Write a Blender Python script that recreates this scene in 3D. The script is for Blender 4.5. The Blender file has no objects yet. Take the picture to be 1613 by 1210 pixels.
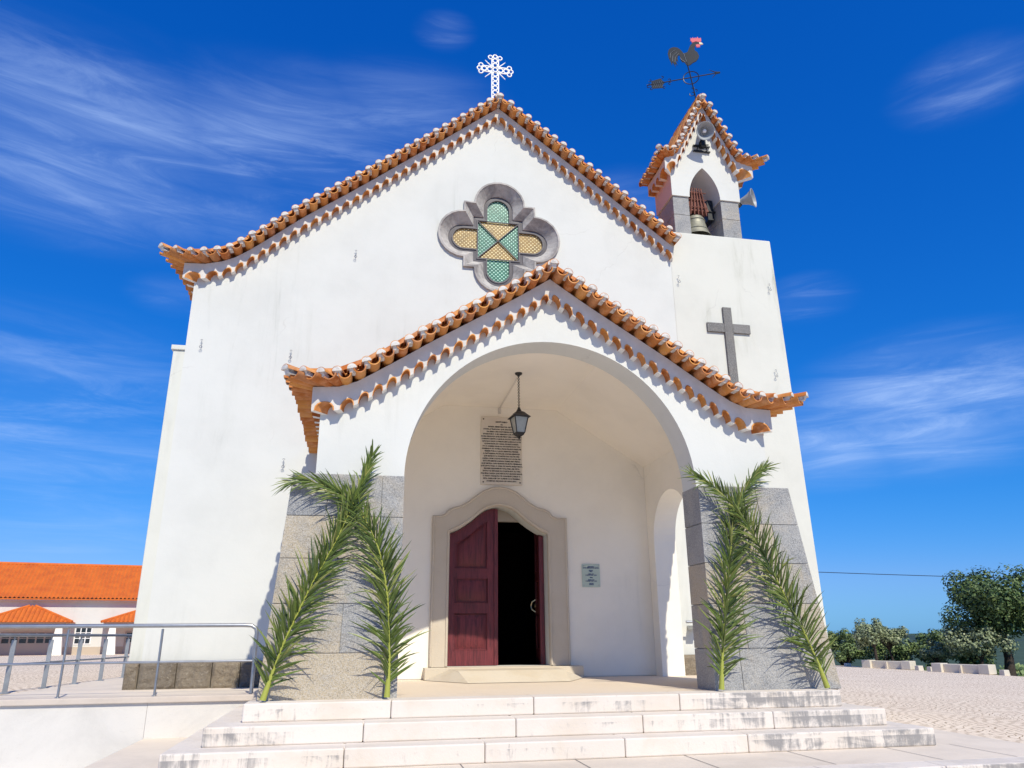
import bpy, math, random
from mathutils import Vector, Matrix, noise
from mathutils.geometry import tessellate_polygon
R = math.radians
random.seed(7)
sc = bpy.context.scene
COL = sc.collection

# ------------------------------------------------------------ camera
cd = bpy.data.cameras.new("camera"); cam = bpy.data.objects.new("camera", cd); COL.objects.link(cam)
cd.sensor_width = 36; cd.lens = 26.45; cd.clip_start = 0.05; cd.clip_end = 6000
right = Vector((0.98128292, -0.19244176, -0.00707158)); up = Vector((-0.05427366, -0.31160773, 0.94865958)); fwd = Vector((0.18476527, 0.93051964, 0.31621986))
m = Matrix.Identity(4)
for i in range(3):
    m[i][0] = right[i]; m[i][1] = up[i]; m[i][2] = -fwd[i]
cam.matrix_world = m
sc.camera = cam

# ------------------------------------------------------------ light
sc.view_settings.view_transform = 'Standard'; sc.view_settings.look = 'None'
sc.view_settings.gamma = 1; sc.view_settings.exposure = 0.45
LDIR = Vector((-0.2, 1.0, -1.0)).normalized()      # travel of the sunlight
sun = bpy.data.lights.new("sun", 'SUN'); so = bpy.data.objects.new("sun", sun); COL.objects.link(so)
sun.energy = 3.4; sun.angle = R(0.5); sun.color = (1.0, 0.935, 0.77)
so.rotation_euler = LDIR.to_track_quat('-Z', 'Y').to_euler(); so.location = (3, -10, 30)
elev = math.asin(-LDIR.z)
W = bpy.data.worlds.new("World"); sc.world = W; W.use_nodes = True
nt = W.node_tree; nt.nodes.clear()
def N(t, tree=None, **k):
    n = (tree or nt).nodes.new(t)
    for a, b in k.items(): setattr(n, a, b)
    return n
sky = N('ShaderNodeTexSky', sky_type='NISHITA', sun_disc=False)
sky.sun_elevation = elev
sky.sun_rotation = math.atan2(-LDIR.x, -LDIR.y)
sky.air_density = 1.0; sky.dust_density = 0.3; sky.ozone_density = 2.5; sky.altitude = 300
hs = N('ShaderNodeCombineColor'); sp_ = N('ShaderNodeSeparateColor'); nt.links.new(sky.outputs[0], sp_.inputs[0])
for i_, (c_, p_) in enumerate(((.0235, 2.3), (.425, .93), (1.62, .60))):      # deep polarised blue
    pw = N('ShaderNodeMath', operation='POWER'); nt.links.new(sp_.outputs[i_], pw.inputs[0]); pw.inputs[1].default_value = p_
    ml = N('ShaderNodeMath', operation='MULTIPLY'); nt.links.new(pw.outputs[0], ml.inputs[0]); ml.inputs[1].default_value = c_
    nt.links.new(ml.outputs[0], hs.inputs[i_])
    if i_ == 0: red_ = ml.outputs[0]
    if i_ == 1:
        lim = N('ShaderNodeMath', operation='MULTIPLY'); nt.links.new(ml.outputs[0], lim.inputs[0]); lim.inputs[1].default_value = .42
        mn = N('ShaderNodeMath', operation='SMOOTH_MIN'); nt.links.new(red_, mn.inputs[0]); nt.links.new(lim.outputs[0], mn.inputs[1]); mn.inputs[2].default_value = .3
        nt.links.new(mn.outputs[0], hs.inputs[0])
tc = N('ShaderNodeTexCoord')
mp = N('ShaderNodeMapping'); mp.inputs['Rotation'].default_value = (0, R(-10), 0); mp.inputs['Scale'].default_value = (1.2, 1.5, 7.0)
nt.links.new(tc.outputs['Generated'], mp.inputs[0])
nz = N('ShaderNodeTexNoise'); nz.inputs['Scale'].default_value = 1.9; nz.inputs['Detail'].default_value = 4; nz.inputs['Roughness'].default_value = 0.5; nz.inputs['Distortion'].default_value = 0.5
nt.links.new(mp.outputs[0], nz.inputs['Vector'])
mp2 = N('ShaderNodeMapping'); mp2.inputs['Rotation'].default_value = (0, R(-14), 0); mp2.inputs['Scale'].default_value = (1.5, 1.5, 11.0)
nt.links.new(tc.outputs['Generated'], mp2.inputs[0])
nz2 = N('ShaderNodeTexNoise'); nz2.inputs['Scale'].default_value = 3.4; nz2.inputs['Detail'].default_value = 12; nz2.inputs['Roughness'].default_value = 0.68; nz2.inputs['Distortion'].default_value = 0.9
nt.links.new(mp2.outputs[0], nz2.inputs['Vector'])
def mth(op, a, b=None, c=None, tree=None, clamp=False):
    t = tree or nt
    n = t.nodes.new('ShaderNodeMath'); n.operation = op; n.use_clamp = clamp
    for i, v in enumerate((a, b, c)):
        if v is None: continue
        if isinstance(v, (int, float)): n.inputs[i].default_value = v
        else: t.links.new(v, n.inputs[i])
    return n.outputs[0]
def rng(v, a, b, c, d, tree=None, smooth=True):
    t = tree or nt
    n = t.nodes.new('ShaderNodeMapRange'); n.interpolation_type = 'SMOOTHSTEP' if smooth else 'LINEAR'
    t.links.new(v, n.inputs[0])
    for i, x in enumerate((a, b, c, d)): n.inputs[i+1].default_value = x
    return n.outputs[0]
mask = None
for d, r0, r1, amp in (((-.33, .78, .52), .26, .04, .95), ((-.10, .83, .54), .26, .04, .85), ((.02, .79, .60), .16, .0, .55), ((-.35, .905, .24), .28, .02, 1.0),
                       ((-.33, .93, .12), .20, .0, .6), ((.064, .724, .687), .045, .0, .9), ((.611, .559, .561), .09, .0, .8), ((.64, .72, .25), .20, .02, 1.5),
                       ((.56, .80, .22), .14, .0, 1.1), ((.521, .759, .39), .07, .0, .9), ((-.241, .888, .391), .06, .0, .8), ((.30, .80, .52), .10, .0, .5)):
    dv = Vector(d).normalized()
    sub = N('ShaderNodeVectorMath', operation='SUBTRACT'); nt.links.new(tc.outputs['Generated'], sub.inputs[0]); sub.inputs[1].default_value = dv
    mul = N('ShaderNodeVectorMath', operation='MULTIPLY'); nt.links.new(sub.outputs[0], mul.inputs[0]); mul.inputs[1].default_value = (1, 1, 2.0)
    ln = N('ShaderNodeVectorMath', operation='LENGTH'); nt.links.new(mul.outputs[0], ln.inputs[0])
    v = rng(ln.outputs['Value'], r1, r0, amp, 0)
    mask = v if mask is None else mth('MAXIMUM', mask, v)
cl = mth('MULTIPLY', mth('ADD', rng(nz.outputs['Fac'], .36, .70, .15, 1), rng(nz2.outputs['Fac'], .42, .74, 0, .40)), rng(nz2.outputs['Fac'], .25, .66, .48, 1))
cl = mth('MULTIPLY', cl, mask)
cl = mth('MULTIPLY', cl, 0.44, clamp=True)
mix = N('ShaderNodeMix', data_type='RGBA'); nt.links.new(cl, mix.inputs['Factor'])
nt.links.new(hs.outputs[0], mix.inputs[6]); mix.inputs[7].default_value = (3.0, 4.1, 6.3, 1)
bg = N('ShaderNodeBackground'); bg.inputs['Strength'].default_value = 0.13
nt.links.new(mix.outputs[2], bg.inputs['Color'])
wo = N('ShaderNodeOutputWorld'); nt.links.new(bg.outputs[0], wo.inputs[0])

# ------------------------------------------------------------ materials
def new_mat(name, rough=.8, spec=.3):
    mt = bpy.data.materials.new(name); mt.use_nodes = True
    t = mt.node_tree; b = t.nodes['Principled BSDF']
    b.inputs['Roughness'].default_value = rough; b.inputs['Specular IOR Level'].default_value = spec
    return mt, t, b
def coord(t, scale=(1, 1, 1), kind='Object'):
    # world position keeps patterns metric for every part
    g = t.nodes.new('ShaderNodeNewGeometry'); mpn = t.nodes.new('ShaderNodeMapping'); mpn.inputs['Scale'].default_value = scale
    t.links.new(g.outputs['Position'], mpn.inputs[0]); return mpn.outputs[0]
def nse(t, vec, scale, detail=5, rough=.6, dist=0):
    n = t.nodes.new('ShaderNodeTexNoise'); n.inputs['Scale'].default_value = scale; n.inputs['Detail'].default_value = detail
    n.inputs['Roughness'].default_value = rough; n.inputs['Distortion'].default_value = dist
    t.links.new(vec, n.inputs['Vector']); return n.outputs['Fac']
def mixc(t, fac, a, b, mode='MIX'):
    n = t.nodes.new('ShaderNodeMix'); n.data_type = 'RGBA'; n.blend_type = mode
    if isinstance(fac, (int, float)): n.inputs[0].default_value = fac
    else: t.links.new(fac, n.inputs[0])
    for i, v in ((6, a), (7, b)):
        if isinstance(v, tuple): n.inputs[i].default_value = (*v, 1)
        else: t.links.new(v, n.inputs[i])
    return n.outputs[2]
def bump(t, b, h, strength=.3, dist=.01):
    n = t.nodes.new('ShaderNodeBump'); n.inputs['Strength'].default_value = strength; n.inputs['Distance'].default_value = dist
    t.links.new(h, n.inputs['Height']); t.links.new(n.outputs[0], b.inputs['Normal'])
def island(t):
    g = t.nodes.new('ShaderNodeNewGeometry'); return g.outputs['Random Per Island']
def posxyz(t):
    g = t.nodes.new('ShaderNodeNewGeometry'); s = t.nodes.new('ShaderNodeSeparateXYZ'); t.links.new(g.outputs['Position'], s.inputs[0]); return s.outputs
M = {}
def simple(name, col, rough=.7, spec=.3, metal=0, var=.0, vs=6.0, bmp=0, bs=60):
    mt, t, b = new_mat(name, rough, spec); b.inputs['Metallic'].default_value = metal
    v = coord(t)
    if var:
        dark = tuple(c*(1-var) for c in col)
        t.links.new(mixc(t, rng(nse(t, v, vs), .3, .7, 0, 1, t), dark, col), b.inputs['Base Color'])
    else: b.inputs['Base Color'].default_value = (*col, 1)
    if bmp: bump(t, b, nse(t, v, bs, 3), bmp, .004)
    M[name] = mt; return mt
def plaster(name, col, dirt=(.50, .50, .46), amt=.5, streak=True):
    mt, t, b = new_mat(name, .85, .2)
    v = coord(t); vs = coord(t, (3.0, 3.0, .35))
    c = mixc(t, rng(nse(t, v, .9, 6, .65), .35, .75, 0, 1, t), col, tuple(x*.925 for x in col))
    if streak:
        st = mth('MULTIPLY', rng(nse(t, vs, 1.4, 7, .7, .5), .51, .78, 0, 1, t), rng(nse(t, v, .45, 3), .42, .7, 0, 1, t), tree=t)
        c = mixc(t, mth('MULTIPLY', st, amt, tree=t), c, dirt)
        # hairline cracks
        vo = t.nodes.new('ShaderNodeTexVoronoi'); vo.feature = 'DISTANCE_TO_EDGE'; vo.inputs['Scale'].default_value = .33
        nv = t.nodes.new('ShaderNodeTexNoise'); nv.inputs['Scale'].default_value = 2.5; nv.inputs['Detail'].default_value = 6; t.links.new(v, nv.inputs['Vector'])
        ad = t.nodes.new('ShaderNodeVectorMath'); ad.operation = 'MULTIPLY_ADD'; t.links.new(nv.outputs['Color'], ad.inputs[0]); ad.inputs[1].default_value = (.5, .5, .5); t.links.new(v, ad.inputs[2])
        t.links.new(ad.outputs[0], vo.inputs['Vector'])
        cr = mth('MULTIPLY', rng(vo.outputs['Distance'], .0, .0045, .5, 0, t), rng(nse(t, v, .6, 2), .56, .64, 0, .6, t), tree=t)
        c = mixc(t, cr, c, (.42, .41, .38))
        sp = rng(nse(t, v, 55, 2), .70, .76, 0, .35, t)
        c = mixc(t, sp, c, (.5, .5, .46))
    t.links.new(c, b.inputs['Base Color'])
    bump(t, b, mth('ADD', mth('MULTIPLY', nse(t, v, 3, 4), 2.0, tree=t), mth('MULTIPLY', nse(t, v, 45, 4), .35, tree=t), tree=t), .35, .006)
    M[name] = mt
plaster('plaster', (.648, .652, .62), (.44, .45, .41), .75)
plaster('plaster_weathered', (.648, .645, .585), (.33, .33, .25), .95)
plaster('plaster_porch_lifted', (.89, .845, .755), amt=.25)  # paler and warmer than the outer plaster: lifted porch shade put into the colour
plaster('plaster_vault', (.92, .86, .76), amt=.1, streak=False)  # ceiling colour brightened the same way, slightly paler than the porch walls
plaster('plaster_pink', (.70, .50, .43), (.45, .33, .28), .4)
def terracotta():
    mt, t, b = new_mat('terracotta', .8, .25)
    v = coord(t); r = island(t)
    c = mixc(t, r, (.42, .12, .025), (.66, .30, .075))
    c = mixc(t, rng(mth('FRACT', mth('MULTIPLY', r, 13.7, tree=t), tree=t), .82, .86, 0, .55, t), c, (.36, .16, .08))
    c = mixc(t, rng(nse(t, v, 9, 5), .40, .72, 0, .6, t), c, (.72, .36, .18))
    c = mixc(t, rng(nse(t, v, 30, 4), .62, .75, 0, .55, t), c, (.22, .10, .05))
    t.links.new(c, b.inputs['Base Color']); bump(t, b, nse(t, v, 70, 4), .3, .004); M['terracotta'] = mt
terracotta()
def mortar():
    mt, t, b = new_mat('mortar', .9, .1); v = coord(t)
    c = mixc(t, rng(nse(t, v, 22, 5), .45, .72, 0, .8, t), (.64, .61, .575), (.36, .31, .27))
    t.links.new(c, b.inputs['Base Color']); bump(t, b, nse(t, v, 60, 4), .5, .006); M['mortar'] = mt
mortar()
simple('band', (.66, .63, .60), .9, .1, var=.16, vs=4, bmp=.4, bs=40)
simple('tooth', (.80, .77, .72), .9, .1, var=.1, vs=14, bmp=.3, bs=50)
def granite(name, a, b2, tan, tanamt=.5, speck=.5, bm=.5, sc_=1.0):
    mt, t, b = new_mat(name, .8, .3); v = coord(t); r = island(t)
    f = mth('ADD', mth('MULTIPLY', r, .45, tree=t), mth('MULTIPLY', rng(nse(t, v, 2.3, 5, .65, .8), .35, .65, 0, 1, t), .6, tree=t), tree=t, clamp=True)
    c = mixc(t, f, a, b2)
    r2 = mth('FRACT', mth('MULTIPLY', r, 7.31, tree=t), tree=t)
    k = mth('ADD', mth('MULTIPLY', r2, .35, tree=t), nse(t, v, 1.6, 6, .65, .9), tree=t)
    c = mixc(t, mth('MULTIPLY', rng(k, .52, .86, 0, 1, t), tanamt, tree=t), c, tan)
    c = mixc(t, rng(nse(t, v, 6, 6, .7, .5), .60, .74, 0, .55, t), c, tuple(q*.45 for q in a))
    s = rng(nse(t, v, 60*sc_, 4, .75), .44, .60, 0, 1, t)
    c = mixc(t, mth('MULTIPLY', s, speck, tree=t), c, (.60, .58, .55))
    s2 = rng(nse(t, v, 85*sc_, 3, .75), .54, .63, 0, 1, t)
    c = mixc(t, mth('MULTIPLY', s2, speck*1.1, tree=t), c, (.06, .06, .065))
    t.links.new(c, b.inputs['Base Color'])
    bump(t, b, mth('ADD', nse(t, v, 60*sc_, 5, .7), mth('MULTIPLY', nse(t, v, 9, 4), 1.5, tree=t), tree=t), bm, .012); M[name] = mt
granite('granite', (.21, .22, .235), (.36, .355, .345), (.50, .41, .28), .85, .45, bm=.9)
granite('granite_dark', (.10, .10, .10), (.17, .165, .16), (.20, .17, .13), .4, .3)
def rubble():
    mt, t, b = new_mat('rough_stone', .9, .2); v = coord(t); r = island(t)
    c = mixc(t, r, (.17, .16, .15), (.40, .32, .22))
    c = mixc(t, rng(nse(t, v, 3.5, 5, .7, .5), .45, .72, 0, .75, t), c, (.16, .13, .10))
    c = mixc(t, rng(nse(t, v, 22, 5, .7), .55, .72, 0, .6, t), c, (.52, .47, .38))
    t.links.new(c, b.inputs['Base Color']); bump(t, b, nse(t, v, 16, 8, .75), 1.0, .06); M['rough_stone'] = mt
rubble()
def limestone(name, col, stain=0, streaks=True, warm=(.62, .53, .43), joint=None):
    mt, t, b = new_mat(name, .8, .25); v = coord(t); r = island(t); x, y, z = posxyz(t)
    c = mixc(t, r, col, tuple(k*.92 for k in col))
    c = mixc(t, rng(nse(t, v, 2.2, 6, .6, .4), .42, .75, 0, .55, t), c, warm)
    c = mixc(t, rng(nse(t, v, 18, 5, .7), .58, .78, 0, .45, t), c, tuple(k*.68 for k in col))
    if stain:
        vs = coord(t, (7, 7, .9)); big = nse(t, coord(t, (1.1, 1.1, 2.2)), 1.0, 5, .7, .8)
        st = mth('ADD', mth('MULTIPLY', nse(t, vs, 1.5, 7, .72, .9), .58, tree=t), mth('MULTIPLY', big, .72, tree=t), tree=t)
        right_ = rng(x, 3.3, 4.1, -.085, .085, t); left_ = rng(x, -1.1, -.5, .12, .0, t)
        st = mth('ADD', st, mth('ADD', right_, left_, tree=t), tree=t)
        gn = t.nodes.new('ShaderNodeNewGeometry'); sn = t.nodes.new('ShaderNodeSeparateXYZ'); t.links.new(gn.outputs['True Normal'], sn.inputs[0])
        ris = rng(mth('ABSOLUTE', sn.outputs[2], tree=t), .3, .8, 1, .22, t)
        top = mth('FRACT', mth('DIVIDE', mth('ADD', z, 3.0-.62+.17*0+.17*3-.004, tree=t), .17, tree=t), tree=t)
        st = mth('ADD', st, mth('MULTIPLY', mth('SUBTRACT', top, .6, tree=t), .10, tree=t), tree=t)
        st = mth('MULTIPLY', rng(st, .62, .80, 0, .74, t), ris, tree=t)
        c = mixc(t, st, c, (.15, .152, .165))
    t.links.new(c, b.inputs['Base Color'])
    bump(t, b, mth('ADD', nse(t, v, 40, 5, .7), mth('MULTIPLY', nse(t, v, 4, 4), 2.0, tree=t), tree=t), .35, .006); M[name] = mt
limestone('step_stone', (.74, .67, .60), stain=1)
limestone('floor_stone', (.74, .63, .51), warm=(.68, .56, .44))
limestone('frame_stone', (.60, .53, .44), warm=(.50, .43, .34))
limestone('threshold_stone', (.60, .53, .43), warm=(.52, .43, .31))
limestone('white_stone', (.66, .60, .50))
limestone('plaque_stone', (.68, .62, .54), warm=(.62, .53, .45))
simple('coping', (.60, .52, .45), .8, .2, var=.12, vs=3, bmp=.2, bs=60)
def slab_mat(name, col, dark, joint):
    mt, t, b = new_mat(name, .85, .2); v = coord(t)
    c = mixc(t, rng(nse(t, v, 1.1, 7, .7, .6), .38, .70, 0, .8, t), col, tuple(k*.84 for k in col))
    c = mixc(t, rng(nse(t, coord(t, (1, 3, 3)), 2.5, 7, .75, 1.2), .60, .76, 0, .5, t), c, dark)
    c = mixc(t, rng(nse(t, v, 70, 3), .62, .74, 0, .35, t), c, dark)
    t.links.new(c, b.inputs['Base Color']); bump(t, b, nse(t, v, 45, 5, .7), .3, .005); M[name] = mt
slab_mat('concrete_white', (.66, .63, .59), (.46, .43, .40), 0)
slab_mat('paving', (.72, .63, .53), (.48, .40, .33), 0)
def quatre():
    mt, t, b = new_mat('window_stone', .85, .25); v = coord(t)
    c = mixc(t, rng(nse(t, v, 3, 6, .7, .5), .38, .66, 0, 1, t), (.50, .47, .44), (.27, .25, .24))
    c = mixc(t, rng(nse(t, v, 26, 6, .75, 1), .55, .72, 0, .6, t), c, (.52, .49, .46))
    t.links.new(c, b.inputs['Base Color']); bump(t, b, nse(t, v, 22, 7, .7, .8), .7, .012); M['window_stone'] = mt
quatre()
def cobble():
    mt, t, b = new_mat('cobbles', .95, .02)
    x, y, z = posxyz(t)
    # fans: rows of stones bent into arcs
    q = mth('PINGPONG', mth('ADD', mth('ADD', x, 200.0, tree=t), mth('MULTIPLY', nse(t, coord(t, (1, 1, 0)), .8, 3), .9, tree=t), tree=t), 1.1, tree=t)
    bend = mth('MULTIPLY', mth('MULTIPLY', q, q, tree=t), .62, tree=t)
    drift = mth('MULTIPLY', nse(t, coord(t, (1, 1, 0)), .35, 3), 1.6, tree=t)
    yy = mth('ADD', mth('ADD', y, drift, tree=t), bend, tree=t)
    wob = nse(t, coord(t), 5, 2)
    cmb = t.nodes.new('ShaderNodeCombineXYZ'); t.links.new(mth('ADD', x, mth('MULTIPLY', wob, .05, tree=t), tree=t), cmb.inputs[0]); t.links.new(mth('ADD', yy, mth('MULTIPLY', wob, .08, tree=t), tree=t), cmb.inputs[1])
    br = t.nodes.new('ShaderNodeTexBrick'); br.inputs['Scale'].default_value = 1; br.inputs['Brick Width'].default_value = .125; br.inputs['Row Height'].default_value = .115
    br.inputs['Mortar Size'].default_value = .014; br.inputs['Mortar Smooth'].default_value = .6; br.inputs['Bias'].default_value = 0
    br.inputs['Color1'].default_value = (.86, .74, .60, 1); br.inputs['Color2'].default_value = (.78, .65, .52, 1); br.inputs['Mortar'].default_value = (.34, .25, .17, 1)
    t.links.new(cmb.outputs[0], br.inputs['Vector'])
    c = mixc(t, rng(nse(t, coord(t), .5, 5), .4, .7, 0, .35, t), br.outputs['Color'], (.80, .69, .56))
    t.links.new(c, b.inputs['Base Color'])
    inv = mth('SUBTRACT', 1, br.outputs['Fac'], tree=t)
    bump(t, b, mth('ADD', inv, mth('MULTIPLY', nse(t, coord(t), 40, 3), .4, tree=t), tree=t), .5, .010); M['cobbles'] = mt
cobble()
def door_wood():
    mt, t, b = new_mat('door_wood', .5, .4); v = coord(t, (9, 9, .8)); w = coord(t)
    c = mixc(t, rng(nse(t, v, 3, 7, .65, 1), .35, .7, 0, 1, t), (.165, .027, .034), (.070, .013, .018))
    c = mixc(t, rng(nse(t, coord(t, (30, 30, 2)), 2, 6, .7), .62, .78, 0, .55, t), c, (.30, .13, .11))
    t.links.new(c, b.inputs['Base Color']); bump(t, b, nse(t, v, 8, 5), .25, .004); M['door_wood'] = mt
door_wood()
def glass_pattern(name, col, dot):
    mt, t, b = new_mat(name, .25, .6); x, y, z = posxyz(t)
    k = math.pi/.052
    s = mth('MULTIPLY', mth('SINE', mth('MULTIPLY', mth('ADD', x, z, tree=t), k*.7071, tree=t), tree=t), mth('SINE', mth('MULTIPLY', mth('SUBTRACT', x, z, tree=t), k*.7071, tree=t), tree=t), tree=t)
    d = rng(mth('ABSOLUTE', s, tree=t), .45, .85, 0, 1, t)
    base = mixc(t, rng(nse(t, coord(t), 7, 4), .35, .7, 0, 1, t), col, tuple(k_*.62 for k_ in col))
    c = mixc(t, mth('MULTIPLY', d, rng(nse(t, coord(t), 4, 2), .3, .6, .45, 1, t), tree=t), base, dot)
    t.links.new(c, b.inputs['Base Color']); bump(t, b, d, .6, .01); M[name] = mt
glass_pattern('green_glass', (.015, .15, .09), (.50, .78, .62))
glass_pattern('gold_glass', (.34, .20, .04), (.88, .74, .40))
simple('lead', (.13, .12, .13), .6, .4, var=.2)
simple('steel', (.42, .43, .45), .35, .5, metal=.9, var=.15, vs=10)
simple('galvanised', (.36, .38, .40), .5, .5, metal=.6, var=.2, vs=8)
simple('iron', (.012, .016, .022), .45, .4, var=.3, vs=20)
simple('rib_grey', (.12, .14, .17), .5, .4)
simple('black_metal', (.012, .011, .012), .4, .5)
simple('white_paint', (.80, .80, .82), .45, .4, var=.08, vs=20)
simple('horn_grey', (.36, .38, .40), .45, .4, var=.12, vs=12)
simple('frosted_glass', (.40, .42, .40), .3, .5, var=.15, vs=30)
simple('comb_red', (.75, .16, .18), .6, .3)
simple('beak_cream', (.80, .72, .52), .6, .3)
simple('letter_black', (.025, .022, .022), .7, .2)
simple('letter_blue', (.05, .07, .20), .6, .3)
simple('sign_green', (.50, .60, .54), .2, .6, var=.05)
simple('bronze', (.33, .32, .25), .55, .4, metal=.35, var=.35, vs=9)
simple('yoke_wood', (.23, .085, .06), .7, .3, var=.45, vs=14, bmp=.4, bs=30)
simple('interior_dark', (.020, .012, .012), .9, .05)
simple('plastic_white', (.62, .58, .54), .5, .4)
simple('brass', (.60, .45, .25), .3, .5, metal=.8)
simple('cable', (.03, .035, .05), .6, .3)
simple('cloth_dark', (.10, .09, .10), .8, .2)
def leafmat(name, a, b_, c_, rough=.45):
    mt, t, b = new_mat(name, rough, .45); r = island(t)
    c = mixc(t, rng(r, .0, .6, 0, 1, t, False), a, b_)
    c = mixc(t, rng(r, .8, 1, 0, 1, t, False), c, c_)
    t.links.new(c, b.inputs['Base Color']); M[name] = mt
leafmat('palm_leaf', (.032, .060, .012), (.13, .185, .035), (.34, .34, .10), .4)
leafmat('rachis', (.30, .33, .05), (.36, .38, .07), (.36, .38, .07), .5)
leafmat('oak_leaf', (.035, .065, .020), (.085, .140, .038), (.17, .22, .065), .6)
leafmat('olive_leaf', (.14, .18, .09), (.24, .28, .14), (.42, .44, .26), .6)
leafmat('bush_leaf', (.085, .135, .045), (.155, .22, .07), (.26, .31, .11), .6)
leafmat('autumn_leaf', (.30, .06, .02), (.38, .09, .03), (.4, .1, .03), .6)
simple('bark', (.075, .06, .05), .95, .1, var=.4, vs=12, bmp=.6, bs=20)
simple('hill_green', (.055, .085, .075), .95, .1, var=.35, vs=.03)
simple('terrain_earth', (.07, .11, .075), .95, .1, var=.35, vs=.1)
def roof_far():
    mt, t, b = new_mat('far_tiles', .8, .2); v = coord(t)
    c = mixc(t, rng(nse(t, v, 1.6, 6), .35, .7, 0, 1, t), (.66, .17, .03), (.54, .13, .03))
    c = mixc(t, rng(nse(t, coord(t, (1, 1, 1)), .9, 7, .7), .66, .74, 0, .7, t), c, (.20, .09, .05))
    t.links.new(c, b.inputs['Base Color']); M['far_tiles'] = mt
roof_far()
simple('far_dado', (.50, .43, .35), .9, .1)
simple('window_dark', (.02, .025, .03), .2, .6)
simple('door_grey', (.42, .39, .37), .6, .3)

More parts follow.
